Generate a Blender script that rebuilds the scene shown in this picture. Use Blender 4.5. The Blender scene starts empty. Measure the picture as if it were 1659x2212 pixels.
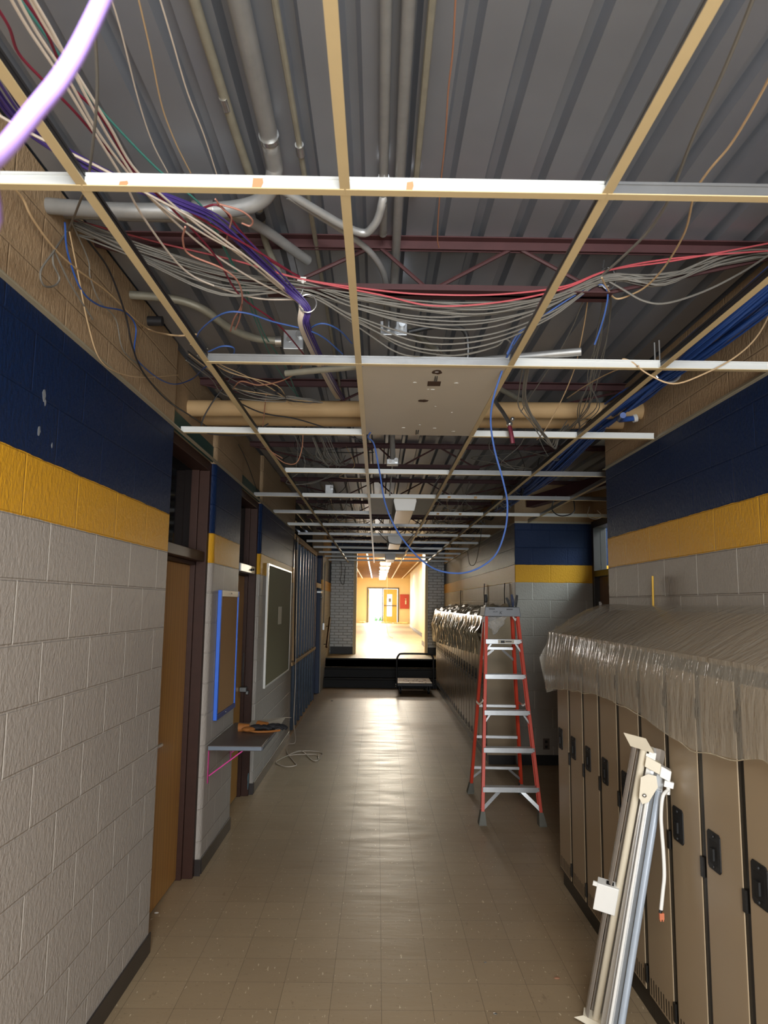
import bpy, math, random
from mathutils import Vector, Matrix
random.seed(7)
sc = bpy.context.scene
col = sc.collection
PI = math.pi

# ------------------------------------------------------------------ camera
F, PITCH, YAW, ROLL, EYE = 1550.07, .1271, .0076, .0124, 1.768
cy, sy, cp, sp = math.cos(YAW), math.sin(YAW), math.cos(PITCH), math.sin(PITCH)
fwd = Vector((sy*cp, cy*cp, sp)); rt = Vector((cy, -sy, 0)); up = rt.cross(fwd)
r_, u_ = rt*math.cos(ROLL)+up*math.sin(ROLL), -rt*math.sin(ROLL)+up*math.cos(ROLL)
cd = bpy.data.cameras.new('camera'); cam = bpy.data.objects.new('camera', cd); col.objects.link(cam)
cam.matrix_world = Matrix(((r_.x, u_.x, -fwd.x, 0), (r_.y, u_.y, -fwd.y, 0), (r_.z, u_.z, -fwd.z, EYE), (0, 0, 0, 1)))
cd.sensor_fit = 'HORIZONTAL'; cd.sensor_width = 36; cd.lens = F/1659*36; cd.clip_start = .02; cd.clip_end = 300
cd.dof.use_dof = True; cd.dof.focus_distance = 5.5; cd.dof.aperture_fstop = cd.lens/3.4
sc.camera = cam
CAM = Vector((0, 0, EYE))
def at(px, py, ax, v):                     # world point seen at a photo position, on the plane x/y/z = v
    d = r_*((px-829.5)/F)+u_*((1106-py)/F)+fwd
    i = 'xyz'.index(ax)
    return CAM+d*((v-CAM[i])/d[i])

# ------------------------------------------------------------------ helpers
def catmull(pts, n=6):
    P = [Vector(p) for p in pts]
    if len(P) < 3 or n < 2: return P
    Q = [P[0]*2-P[1]]+P+[P[-1]*2-P[-2]]
    out = []
    for i in range(1, len(Q)-2):
        a, b, c, d = Q[i-1:i+3]
        for k in range(n):
            t = k/n
            out.append(.5*((2*b)+(c-a)*t+(2*a-5*b+4*c-d)*t*t+(3*b-a-3*c+d)*t**3))
    out.append(P[-1])
    return out
class MB:
    def __init__(s): s.v = []; s.f = []
    def add(s, vs, fs):
        b = len(s.v); s.v += [Vector(v) for v in vs]; s.f += [tuple(b+i for i in f) for f in fs]; return s
    def box(s, x0, x1, y0, y1, z0, z1):
        return s.add([(x, y, z) for x in (x0, x1) for y in (y0, y1) for z in (z0, z1)],
                     [(0, 1, 3, 2), (4, 6, 7, 5), (0, 4, 5, 1), (2, 3, 7, 6), (0, 2, 6, 4), (1, 5, 7, 3)])
    def bar(s, a, b, w, h, upv=(0, 0, 1)):     # rectangular bar from a to b; w across, h along upv
        a, b = Vector(a), Vector(b); d = (b-a).normalized(); x = d.cross(Vector(upv))
        if x.length < 1e-4: x = d.cross(Vector((1, 0, 0)))
        x.normalize(); y = x.cross(d)
        vs = [p+x*(i*w/2)+y*(j*h/2) for p in (a, b) for i in (-1, 1) for j in (-1, 1)]
        return s.add(vs, [(0, 1, 3, 2), (4, 6, 7, 5), (0, 4, 5, 1), (2, 3, 7, 6), (0, 2, 6, 4), (1, 5, 7, 3)])
    def tube(s, pts, r, n=8, sm=6, caps=True, rf=None):
        P = catmull(pts, sm); m = len(P); vs = []; x = None
        for i, p in enumerate(P):
            d = (P[min(i+1, m-1)]-P[max(i-1, 0)]).normalized()
            if x is None:
                x = d.cross(Vector((0, 0, 1)))
                if x.length < 1e-3: x = d.cross(Vector((1, 0, 0)))
            x = (x-d*x.dot(d)).normalized(); y = d.cross(x)
            rr = r if rf is None else r*rf(i/(m-1))
            vs += [p+x*(rr*math.cos(2*PI*k/n))+y*(rr*math.sin(2*PI*k/n)) for k in range(n)]
        fs = [(i*n+k, i*n+(k+1) % n, (i+1)*n+(k+1) % n, (i+1)*n+k) for i in range(m-1) for k in range(n)]
        if caps: fs += [tuple(range(n))[::-1], tuple((m-1)*n+k for k in range(n))]
        return s.add(vs, fs)
    def prism(s, pts, axis, a0, a1):           # 2-D outline (other two axes in order) extruded along axis
        n = len(pts); vs = []
        for a in (a0, a1):
            for p, q in pts:
                vs.append({'x': (a, p, q), 'y': (p, a, q), 'z': (p, q, a)}[axis])
        return s.add(vs, [tuple(range(n)), tuple(range(2*n-1, n-1, -1))]+[(i, i+n, (i+1) % n+n, (i+1) % n) for i in range(n)])
    def sweep(s, prof, a, b, u, w):            # profile (u, w) extruded from a to b
        a, b, u, w = map(Vector, (a, b, u, w)); n = len(prof)
        vs = [p+u*q[0]+w*q[1] for p in (a, b) for q in prof]
        return s.add(vs, [tuple(range(n)), tuple(range(2*n-1, n-1, -1))]+[(i, i+n, (i+1) % n+n, (i+1) % n) for i in range(n)])
    def ball(s, c, r, n=10, sz=(1, 1, 1)):
        vs = []; c = Vector(c)
        for i in range(n+1):
            t = PI*i/n
            for k in range(n): vs.append(c+Vector((r*sz[0]*math.sin(t)*math.cos(2*PI*k/n), r*sz[1]*math.sin(t)*math.sin(2*PI*k/n), r*sz[2]*math.cos(t))))
        return s.add(vs, [(i*n+k, i*n+(k+1) % n, (i+1)*n+(k+1) % n, (i+1)*n+k) for i in range(n) for k in range(n)])
    def grid(s, fn, nu, nv):
        vs = [fn(i/nu, j/nv) for i in range(nu+1) for j in range(nv+1)]
        return s.add(vs, [(i*(nv+1)+j, (i+1)*(nv+1)+j, (i+1)*(nv+1)+j+1, i*(nv+1)+j+1) for i in range(nu) for j in range(nv)])
def obj(name, mb, m, parent=None, smooth=False, bevel=0, solid=0):
    off = Vector((0, 0, 0)); q = parent
    while q is not None: off += q.location; q = q.parent
    me = bpy.data.meshes.new(name); me.from_pydata([v-off for v in mb.v], [], mb.f); me.update()
    import bmesh
    bm = bmesh.new(); bm.from_mesh(me); bmesh.ops.recalc_face_normals(bm, faces=bm.faces); bm.to_mesh(me); bm.free()
    me.materials.append(m)
    o = bpy.data.objects.new(name, me); col.objects.link(o)
    if parent is not None: o.parent = parent
    if smooth:
        me.polygons.foreach_set('use_smooth', [True]*len(me.polygons))
        me.set_sharp_from_angle(angle=math.radians(38))
    if solid:
        md = o.modifiers.new('solid', 'SOLIDIFY'); md.thickness = solid
    if bevel:
        md = o.modifiers.new('bevel', 'BEVEL'); md.width = bevel; md.segments = 2; md.limit_method = 'ANGLE'
    return o
def tag(o, label, cat, group=None, kind=None):
    o['label'] = label; o['category'] = cat
    if group: o['group'] = group
    if kind: o['kind'] = kind
    return o
def thing(name, label, cat, loc=(0, 0, 0), group=None):
    o = bpy.data.objects.new(name, None); col.objects.link(o); o.location = loc; o.empty_display_size = .05
    return tag(o, label, cat, group)
def struct(name, mb, m, label, cat, **k):
    return tag(obj(name, mb, m, **k), label, cat, None, 'structure')
def copy_tree(o, loc):
    r = o.copy(); col.objects.link(r); r.location = loc
    for ch in o.children:
        c = ch.copy(); col.objects.link(c); c.parent = r
        for g in ch.children:
            d = g.copy(); col.objects.link(d); d.parent = c
    return r
ORD = 'first second third fourth fifth sixth seventh eighth ninth tenth eleventh twelfth thirteenth fourteenth fifteenth sixteenth seventeenth eighteenth nineteenth twentieth twenty-first twenty-second twenty-third twenty-fourth twenty-fifth twenty-sixth twenty-seventh twenty-eighth'.split()

# ------------------------------------------------------------------ materials
def lin(h):
    c = [int(h[i:i+2], 16)/255 for i in (0, 2, 4)]
    return tuple(x/12.92 if x <= .04045 else ((x+.055)/1.055)**2.4 for x in c)+(1,)
class NT:
    def __init__(s, name):
        s.m = bpy.data.materials.new(name); s.m.use_nodes = True
        s.t = s.m.node_tree; s.b = s.t.nodes['Principled BSDF']; s.out = s.t.nodes['Material Output']
    def n(s, ty, **k):
        x = s.t.nodes.new(ty)
        for a, v in k.items():
            if a.startswith('i_'): x.inputs[a[2:].replace('_', ' ')].default_value = v
            else: setattr(x, a, v)
        return x
    def l(s, a, b): s.t.links.new(a, b)
    def math(s, op, a, b=None, c=None):
        x = s.n('ShaderNodeMath', operation=op)
        for i, v in enumerate((a, b, c)):
            if v is None: continue
            if isinstance(v, (int, float)): x.inputs[i].default_value = v
            else: s.l(v, x.inputs[i])
        return x.outputs[0]
    def mix(s, f, a, b):
        x = s.n('ShaderNodeMix', data_type='RGBA')
        for i, v in ((0, f), (6, a), (7, b)):
            if isinstance(v, (int, float, tuple)): x.inputs[i].default_value = v
            else: s.l(v, x.inputs[i])
        return x.outputs[2]
    def noise(s, vec, scale, detail=3, rough=.6):
        x = s.n('ShaderNodeTexNoise'); x.inputs['Scale'].default_value = scale; x.inputs['Detail'].default_value = detail; x.inputs['Roughness'].default_value = rough
        s.l(vec, x.inputs['Vector']); return x.outputs[0]
    def pos(s): return s.n('ShaderNodeTexCoord').outputs['Object']
    def bump(s, h, strength=.3, dist=.01):
        x = s.n('ShaderNodeBump'); x.inputs['Strength'].default_value = strength; x.inputs['Distance'].default_value = dist
        s.l(h, x.inputs['Height']); s.l(x.outputs[0], s.b.inputs['Normal'])
    def scale(s, vec, xyz):
        x = s.n('ShaderNodeMapping'); x.inputs['Scale'].default_value = xyz; s.l(vec, x.inputs['Vector']); return x.outputs[0]
def mat(name, hexc, rough=.5, metal=0, var=.12, nscale=8, bump=0, bscale=60, coat=0, spec=None):
    t = NT(name); p = t.pos(); c = lin(hexc)
    n = t.noise(p, nscale)
    lo = tuple(x*(1-var) for x in c[:3])+(1,); hi = tuple(min(1, x*(1+var)) for x in c[:3])+(1,)
    t.l(t.mix(n, lo, hi), t.b.inputs['Base Color'])
    t.b.inputs['Roughness'].default_value = rough; t.b.inputs['Metallic'].default_value = metal
    if spec is not None: t.b.inputs['Specular IOR Level'].default_value = spec
    if coat: t.b.inputs['Coat Weight'].default_value = coat
    if bump: t.bump(t.noise(p, bscale, 4), bump, .004)
    return t.m
def cmu(name, axis, phase, lower='a9a29b', top=True, bw=.4064, rh=.2032, mort=.006, blue='0a2145', yel='d19a25', tan='b89d7c', joint=.5):
    t = NT(name); p = t.pos()
    sx = t.n('ShaderNodeSeparateXYZ'); t.l(p, sx.inputs[0])
    u = t.math('SUBTRACT', sx.outputs['X' if axis == 'x' else 'Y'], phase); z = sx.outputs['Z']
    cb = t.n('ShaderNodeCombineXYZ'); t.l(u, cb.inputs[0]); t.l(z, cb.inputs[1])
    br = t.n('ShaderNodeTexBrick', offset=.5, offset_frequency=2)
    br.inputs['Scale'].default_value = 1; br.inputs['Brick Width'].default_value = bw; br.inputs['Row Height'].default_value = rh
    br.inputs['Mortar Size'].default_value = mort; br.inputs['Mortar Smooth'].default_value = .7
    br.inputs['Color1'].default_value = (1, 1, 1, 1); br.inputs['Color2'].default_value = (1, 1, 1, 1); br.inputs['Mortar'].default_value = (0, 0, 0, 1)
    t.l(cb.outputs[0], br.inputs['Vector'])
    wob = t.math('MULTIPLY_ADD', t.noise(p, 9, 3), .012, -.006)
    zz = t.math('ADD', z, wob)
    c = t.mix(t.noise(p, 3), tuple(x*.94 for x in lin(lower)[:3])+(1,), lin(lower))
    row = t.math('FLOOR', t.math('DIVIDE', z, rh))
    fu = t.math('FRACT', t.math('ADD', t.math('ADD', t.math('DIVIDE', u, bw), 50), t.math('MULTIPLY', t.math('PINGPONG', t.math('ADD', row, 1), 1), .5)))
    glint = t.math('GREATER_THAN', t.math('ABSOLUTE', t.math('SUBTRACT', fu, .5)), .5-.0045/bw)      # highlights along the upright joints, painted in as a paler line
    if rh > .1: c = t.mix(t.math('MULTIPLY', glint, .45), c, lin('dedad2'))
    if top:
        c = t.mix(t.math('GREATER_THAN', zz, 2.032), c, lin(yel))
        c = t.mix(t.math('GREATER_THAN', zz, 2.2352), c, lin(blue))
        c = t.mix(t.math('GREATER_THAN', z, 2.722), c, t.mix(t.noise(p, 2.5, 5), tuple(x*.8 for x in lin(tan)[:3])+(1,), lin(tan)))
    t.l(c, t.b.inputs['Base Color'])
    r = t.math('MULTIPLY_ADD', t.noise(p, 30), .15, .46)
    t.b.inputs['Specular IOR Level'].default_value = .25
    if top: r = t.math('MAXIMUM', r, t.math('MULTIPLY', t.math('GREATER_THAN', z, 2.722), .75))
    t.l(r, t.b.inputs['Roughness'])
    pit = t.noise(t.scale(p, (1, 1, .6)), 70, 4, .6)
    h = t.math('MULTIPLY_ADD', br.outputs['Fac'], -joint, t.math('MULTIPLY', pit, .75))
    t.bump(h, .8, .009)
    return t.m
M = {}
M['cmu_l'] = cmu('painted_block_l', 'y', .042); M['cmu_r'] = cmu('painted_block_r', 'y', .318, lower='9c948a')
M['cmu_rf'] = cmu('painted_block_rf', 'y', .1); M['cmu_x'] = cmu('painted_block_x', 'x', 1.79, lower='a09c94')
M['brick'] = cmu('glazed_brick', 'x', 0, 'a8a6a2', False, .203, .0677, .006, joint=.6)
M['brick_y'] = cmu('painted_brick_side', 'y', 0, 'a8a6a2', True, .203, .0677, .006, joint=.6)
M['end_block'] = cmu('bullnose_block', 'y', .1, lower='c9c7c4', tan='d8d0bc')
def brick_color():
    t = NT('glazed_brick_grey'); p = t.pos(); sx = t.n('ShaderNodeSeparateXYZ'); t.l(p, sx.inputs[0])
    cb = t.n('ShaderNodeCombineXYZ'); t.l(t.math('ADD', sx.outputs['X'], sx.outputs['Y']), cb.inputs[0]); t.l(sx.outputs['Z'], cb.inputs[1])
    br = t.n('ShaderNodeTexBrick', offset=.5, offset_frequency=2)
    for k, v in (('Scale', 1), ('Brick Width', .203), ('Row Height', .0677), ('Mortar Size', .009), ('Mortar Smooth', .2)): br.inputs[k].default_value = v
    br.inputs['Color1'].default_value = lin('d6d9d9'); br.inputs['Color2'].default_value = lin('c4c8c9'); br.inputs['Mortar'].default_value = lin('86867f')
    t.l(cb.outputs[0], br.inputs['Vector']); t.l(br.outputs['Color'], t.b.inputs['Base Color']); t.b.inputs['Roughness'].default_value = .35
    t.bump(t.math('MULTIPLY', br.outputs['Fac'], -1), .6, .006)
    return t.m
M['brick'] = brick_color()
def floor_mat(name, c1, c2, rough0=.16):
    t = NT(name); p = t.pos(); mp = t.n('ShaderNodeMapping'); mp.inputs['Location'].default_value = (-.042, -3.397, 0); t.l(p, mp.inputs['Vector'])
    br = t.n('ShaderNodeTexBrick', offset=0)
    for k, v in (('Scale', 1), ('Brick Width', .2272), ('Row Height', .2272), ('Mortar Size', .0009), ('Mortar Smooth', .3), ('Bias', -.2)): br.inputs[k].default_value = v
    br.inputs['Color1'].default_value = lin(c1); br.inputs['Color2'].default_value = lin(c2); br.inputs['Mortar'].default_value = lin('4e4132')
    t.l(mp.outputs[0], br.inputs['Vector'])
    big = t.noise(p, 1.3, 4)
    c = t.mix(t.math('MULTIPLY', big, .35), br.outputs['Color'], lin('75664f'))
    fl = t.noise(t.scale(p, (60, 22, 1)), 1.0, 2)                      # tile flecks
    c = t.mix(t.math('GREATER_THAN', fl, .69), c, lin('d8c9ab'))
    fd = t.noise(t.scale(p, (30, 70, 1)), 1.3, 2)
    c = t.mix(t.math('MULTIPLY', t.math('GREATER_THAN', fd, .69), .5), c, lin('5d4c3a'))
    t.l(c, t.b.inputs['Base Color'])
    sc2 = t.noise(t.scale(p, (7, 1.4, 1)), 2.1, 5, .75)                # dark scuffs and mop drag
    c = t.mix(t.math('MULTIPLY', t.math('GREATER_THAN', sc2, .66), .3), c, lin('584736'))
    t.l(c, t.b.inputs['Base Color'])
    sm = t.noise(t.scale(p, (1.2, 5, 1)), 1.5, 5, .7)                  # uneven wax
    t.l(t.math('MULTIPLY_ADD', sm, .4, rough0+.02), t.b.inputs['Roughness'])
    hh = t.math('ADD', t.math('MULTIPLY', t.noise(t.scale(p, (2, 6, 1)), 2.2, 4), .6), t.math('MULTIPLY', br.outputs['Fac'], -.25))
    t.bump(hh, .4, .008)
    t.b.inputs['Specular IOR Level'].default_value = .36
    return t.m
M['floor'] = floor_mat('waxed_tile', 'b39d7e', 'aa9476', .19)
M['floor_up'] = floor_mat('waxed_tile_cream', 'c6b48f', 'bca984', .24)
M['deck'] = mat('galvanised_deck', 'a6acb6', .36, .62, .14, 2.5, .1, 40)
M['joist'] = mat('red_primer_steel', '4a2b2d', .65, 0, .25, 12)
M['tan_flange'] = mat('beige_runner', 'd8c498', .45, 0, .08, 6)
M['white_web'] = mat('white_runner', 'dfe3e2', .4, 0, .05, 6)
M['grey_web'] = mat('bare_runner', '8b8c8c', .35, .6, .15, 14)
M['black'] = mat('black_paint', '131314', .5, 0, .2, 12)
M['black_gloss'] = mat('black_rubber', '0d0c0c', .65, 0, .2, 20)
M['base'] = mat('cove_base', '2b2523', .35, 0, .2, 9)
M['brown_frame'] = mat('brown_steel', '3a251e', .45, 0, .25, 18, .05, 30, 0, .2)
M['angle'] = mat('ivory_angle', 'b5ab92', .5, 0, .1, 9)
M['panel'] = mat('cream_panel', 'cdc5b5', .6, 0, .06, 3, .05, 120)
M['panel2'] = mat('grey_panel', 'a7a7a2', .6, 0, .08, 4)
M['locker'] = mat('beige_locker', 'a8957a', .33, 0, .05, 2, .03, 300)
M['locker_dark'] = mat('locker_frame', '15120f', .4, 0, .2, 8)
M['alu'] = mat('aluminium', 'c3c6c8', .38, .7, .1, 30)
M['galv'] = mat('galvanised_pipe', 'aaacac', .36, .5, .18, 16)
M['galv_old'] = mat('dull_conduit', '9c998a', .5, .3, .25, 14)
M['steel'] = mat('bright_steel', 'd5d6d4', .22, .9, .1, 20)
M['orange'] = mat('orange_fibreglass', 'd8452a', .45, 0, .1, 25, .05, 80)
M['cap'] = mat('grey_plastic', '7d8187', .45, 0, .08, 20)
M['rubber'] = mat('grey_rubber', '6e6f68', .7, 0, .15, 20)
M['blue_tape'] = mat('blue_frame', '2b6be0', .45, 0, .06, 12)
M['cork'] = mat('brown_tackboard', 'b08b62', 1, 0, .12, 120, .1, 300, 0, .1)
M['olive'] = mat('olive_board', '827c62', .85, 0, .06, 60, spec=.15)
M['white'] = mat('white_enamel', 'e8e8e4', .32, 0, .04, 8)
M['cream'] = mat('cream_enamel', 'd8cfba', .4, 0, .05, 8)
M['lens'] = mat('grey_lens', '8d857c', .25, 0, .1, 10)
M['pink'] = mat('pink_paint', 'd8409a', .4, 0, .1, 20)
M['slate'] = mat('slate_laminate', '62564f', .4, 0, .08, 30)
M['slate_edge'] = mat('slate_edge', '6f7a88', .4, 0, .1, 30)
M['paper'] = mat('paper', 'c9c2b2', .7, 0, .08, 20)
M['glove'] = mat('dark_glove', '26262a', .8, 0, .25, 60, .3, 120)
M['leather'] = mat('tan_leather', 'a5682f', .7, 0, .25, 40, .2, 120)
M['stud'] = mat('steel_stud', '2f353d', .35, .9, .2, 9)
M['wood'] = mat('pale_wood', 'b79263', .6, 0, .2, 14)
M['hand'] = mat('handrail_wood', '5a3d24', .4, 0, .25, 14)
M['pipe'] = mat('paper_insulation', 'c4a477', .7, 0, .16, 5, .25, 18)
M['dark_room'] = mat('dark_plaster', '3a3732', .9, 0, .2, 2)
M['yellow_wall'] = mat('cream_yellow_wall', 'ecdab0', .55, 0, .04, 2)
M['yellow_door'] = mat('yellow_door', 'e8c064', .5, 0, .05, 3)
M['grey_frame'] = mat('grey_steel_frame', '6c6a62', .45, 0, .1, 8)
M['red_box'] = mat('red_cabinet', 'b8443c', .5, 0, .08, 8)
M['blue_paint'] = mat('blue_beam', '0f2f58', .5, 0, .15, 4)
M['teal'] = mat('teal_beam', '2b5552', .5, 0, .15, 6)
M['cardboard'] = mat('plywood_deck', 'a58d70', .6, 0, .18, 7)
M['stain'] = mat('stain', '4a3526', .8, 0, .4, 60)
M['insul'] = mat('yellow_scrap', 'd9c689', .9, 0, .25, 20, .5, 40)
M['concrete'] = mat('concrete', 'c9c7c0', .9, 0, .1, 4)
M['leaf'] = mat('green_leaf', '4f8a3c', .6, 0, .3, 20)
for k, h, r in (('c_white', 'd9cdbf', .45), ('c_grey', '7a7770', .5), ('c_dark', '2a292b', .45), ('c_red', 'c4585f', .45), ('c_pink', 'c08878', .5), ('c_purple', '4a3a80', .45),
                ('c_lilac', 'a98fe0', .4), ('c_teal', '4a8a80', .45), ('c_blue', '4767ab', .4), ('c_navy', '2f58a6', .45), ('c_cream', 'c8ab84', .5), ('c_maroon', '7a2538', .5), ('c_copper', 'a8785e', .5)):
    M[k] = mat('jacket_'+k[2:], h, r, 0, .1, 40)
M['navy_grip'] = mat('navy_grip', '1a2a52', .45)
def wood_door(name, a, b):
    t = NT(name); p = t.pos(); w = t.n('ShaderNodeTexWave', wave_type='BANDS', bands_direction='Y')
    w.inputs['Scale'].default_value = 6; w.inputs['Distortion'].default_value = 9; w.inputs['Detail'].default_value = 4; w.inputs['Detail Scale'].default_value = 1.2
    t.l(t.scale(p, (1, 1, .12)), w.inputs['Vector'])
    t.l(t.mix(t.math('MULTIPLY', w.outputs[1], .55), lin(a), lin(b)), t.b.inputs['Base Color']); t.b.inputs['Roughness'].default_value = .32
    return t.m
M['door'] = wood_door('oak_veneer', 'b98846', '9a6c36'); M['door_dark'] = wood_door('brown_veneer', '7a5632', '624526')
def plastic(name, tint, opaque, rough, bscale):
    t = NT(name); tr = t.n('ShaderNodeBsdfTransparent'); tr.inputs[0].default_value = (.93, .92, .9, 1)
    t.b.inputs['Base Color'].default_value = lin(tint); t.b.inputs['Roughness'].default_value = rough
    p = t.pos()
    hh = t.math('ADD', t.noise(t.scale(p, (6, 15, 4)), 1.3, 4), t.math('MULTIPLY', t.noise(p, bscale, 4), .5))
    t.bump(hh, .42, .02)
    mx = t.n('ShaderNodeMixShader'); lw = t.n('ShaderNodeLayerWeight'); lw.inputs[0].default_value = .35
    f = t.math('ADD', t.math('MULTIPLY', lw.outputs['Facing'], .35), opaque)
    t.l(f, mx.inputs[0]); t.l(tr.outputs[0], mx.inputs[1]); t.l(t.b.outputs[0], mx.inputs[2]); t.l(mx.outputs[0], t.out.inputs[0])
    return t.m
M['poly'] = plastic('clear_polythene', 'cac3b4', .3, .18, 9); M['poly2'] = plastic('crumpled_polythene', 'd8cdb2', .72, .2, 14); M['bag'] = plastic('clear_bag', 'd5d5d2', .3, .12, 60)
def glass(name, tint, mixv):
    t = NT(name); tr = t.n('ShaderNodeBsdfTransparent'); tr.inputs[0].default_value = tint
    t.b.inputs['Base Color'].default_value = (.02, .025, .03, 1); t.b.inputs['Roughness'].default_value = .06
    mx = t.n('ShaderNodeMixShader'); mx.inputs[0].default_value = mixv
    t.l(tr.outputs[0], mx.inputs[1]); t.l(t.b.outputs[0], mx.inputs[2]); t.l(mx.outputs[0], t.out.inputs[0]); return t.m
M['glass_dark'] = glass('dark_glass', (.25, .27, .3, 1), .5); M['glass'] = glass('clear_glass', (.9, .95, .96, 1), .12)
def emit(name, c, s):
    t = NT(name); t.b.inputs['Base Color'].default_value = c; t.b.inputs['Emission Color'].default_value = c; t.b.inputs['Emission Strength'].default_value = s; return t.m
M['lamp'] = emit('lit_diffuser', (1, .93, .8, 1), 4)
def stripe(name, hexs, ang, sc_):
    t = NT(name); p = t.pos(); w = t.n('ShaderNodeTexWave'); w.inputs['Scale'].default_value = sc_; t.l(p, w.inputs[0])
    t.l(t.mix(w.outputs[1], lin(hexs[0]), lin(hexs[1])), t.b.inputs['Base Color']); t.b.inputs['Roughness'].default_value = .4; return t.m
M['flex'] = mat('flex_metal', '6d6f70', .4, .7, .1, 30)
# ------------------------------------------------------------------ the setting
LX, RX, CZ, DZ = -1.135, 1.59, 2.72, 3.2
UP = .58                                                   # height of the upper corridor floor
YB = 17.25                                                 # brick wall at the stairs
struct('floor', MB().box(-3.6, 5.2, -3.2, 15.58, -.1, 0), M['floor'], 'waxed tan tile floor of the near corridor', 'floor')
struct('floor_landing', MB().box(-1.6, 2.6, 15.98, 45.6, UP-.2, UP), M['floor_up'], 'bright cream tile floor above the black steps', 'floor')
st = thing('steps', 'three black rubber steps up to the bright corridor', 'steps', (.1, 15.5, 0)); st['kind'] = 'structure'
for i in range(3):
    z0, z1, y0 = i*UP/3, (i+1)*UP/3-(.002 if i == 2 else 0), 15.5+i*.24
    obj('step', MB().prism([(y0, z0), (y0, z1-.03), (y0-.02, z1-.025), (y0-.02, z1), (y0+.27, z1), (y0+.27, z0)], 'x', -1.12, RX), M['black_gloss'], st, bevel=.004)
def plan(pts, z0, z1): return MB().prism(pts, 'z', z0, z1)
def rounded(x0, x1, y0, y1, r, z0, z1, far=True):        # wall block whose corridor-side corners are bullnosed
    P = [(x0, y0)]
    P += [(x1-r+r*math.sin(a), y0+r-r*math.cos(a)) for a in [PI/2*k/6 for k in range(7)]]
    P += [(x1-r+r*math.cos(a), y1-r+r*math.sin(a)) for a in [PI/2*k/6 for k in range(7)]] if far else [(x1, y1)]
    return plan(P+[(x0, y1)], z0, z1)
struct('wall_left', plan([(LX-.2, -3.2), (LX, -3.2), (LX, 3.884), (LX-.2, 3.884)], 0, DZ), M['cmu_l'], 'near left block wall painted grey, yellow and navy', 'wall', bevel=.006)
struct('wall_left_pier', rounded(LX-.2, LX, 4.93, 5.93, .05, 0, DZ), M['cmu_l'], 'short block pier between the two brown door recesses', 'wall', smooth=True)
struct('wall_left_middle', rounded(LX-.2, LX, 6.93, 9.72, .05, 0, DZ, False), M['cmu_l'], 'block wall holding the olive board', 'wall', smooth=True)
struct('wall_left_stairs', MB().box(LX-.2, LX+.02, 14.55, YB+.2, 0, 3.9), M['brick_y'], 'painted brick wall beside the black steps', 'wall')
hz = MB()
for y0, y1 in ((3.884, 4.93), (5.93, 6.93)): hz.box(LX-.2, LX-.03, y0, y1, CZ+.01, DZ)
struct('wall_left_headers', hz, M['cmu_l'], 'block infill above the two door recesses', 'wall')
struct('trim_1', MB().box(LX-.03, LX-.024, 3.884, 4.93, CZ+.01, CZ+.12).box(LX-.03, LX-.024, 5.93, 6.93, CZ+.01, CZ+.12), M['teal'], 'dark teal strip above the door recesses', 'trim')
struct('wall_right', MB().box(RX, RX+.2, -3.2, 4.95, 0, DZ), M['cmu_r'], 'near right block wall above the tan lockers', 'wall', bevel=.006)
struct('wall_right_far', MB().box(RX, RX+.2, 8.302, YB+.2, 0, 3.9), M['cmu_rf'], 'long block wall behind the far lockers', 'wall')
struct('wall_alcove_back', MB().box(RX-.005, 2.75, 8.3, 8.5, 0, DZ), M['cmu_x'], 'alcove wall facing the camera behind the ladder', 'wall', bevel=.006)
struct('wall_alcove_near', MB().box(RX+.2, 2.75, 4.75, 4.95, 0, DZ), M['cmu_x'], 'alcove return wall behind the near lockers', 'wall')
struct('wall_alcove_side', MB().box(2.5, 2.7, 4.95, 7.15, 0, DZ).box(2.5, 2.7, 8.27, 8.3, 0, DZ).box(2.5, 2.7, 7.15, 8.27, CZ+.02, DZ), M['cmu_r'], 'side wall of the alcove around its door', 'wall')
struct('wall_back', MB().box(-3.6, -.35, -3.4, -3.2, 0, DZ).box(1.25, 2.75, -3.4, -3.2, 0, DZ).box(-.35, 1.25, -3.4, -3.2, 2.5, DZ), M['cmu_x'], 'end wall behind the camera with an assumed wide doorway', 'wall')  # unseen end wall; its doorway is assumed, as an opening for light
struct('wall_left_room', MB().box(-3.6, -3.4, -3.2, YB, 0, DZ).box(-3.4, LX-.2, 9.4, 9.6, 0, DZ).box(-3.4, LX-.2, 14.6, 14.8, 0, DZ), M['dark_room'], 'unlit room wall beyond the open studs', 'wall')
struct('wall_end_brick', MB().box(-1.6, -.57, YB, YB+.2, UP, 3.9).box(1.2, 2.6, YB, YB+.2, UP, 3.9), M['brick'], 'pale glazed brick piers either side of the bright opening', 'wall')
struct('beam', MB().box(LX, RX, YB-.12, YB, 3.0, 3.9), M['blue_paint'], 'dark blue beam over the bright opening', 'beam')
for i, (px, py, r) in enumerate(((95, 853, .012), (97, 870, .006), (84, 931, .010), (112, 962, .005))):
    p = at(px, py, 'x', LX); q = MB(); rr = random.Random(i)
    q.add([(LX+.0012, p.y+r*(.6+.4*rr.random())*math.cos(a)*1.1, p.z+r*(.8+.5*rr.random())*math.sin(a)*1.6) for a in [2*PI*k/11 for k in range(11)]], [tuple(range(11))])
    obj('paint_chip', q, M['cap'], bpy.data.objects['wall_left'], solid=.001)
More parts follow.
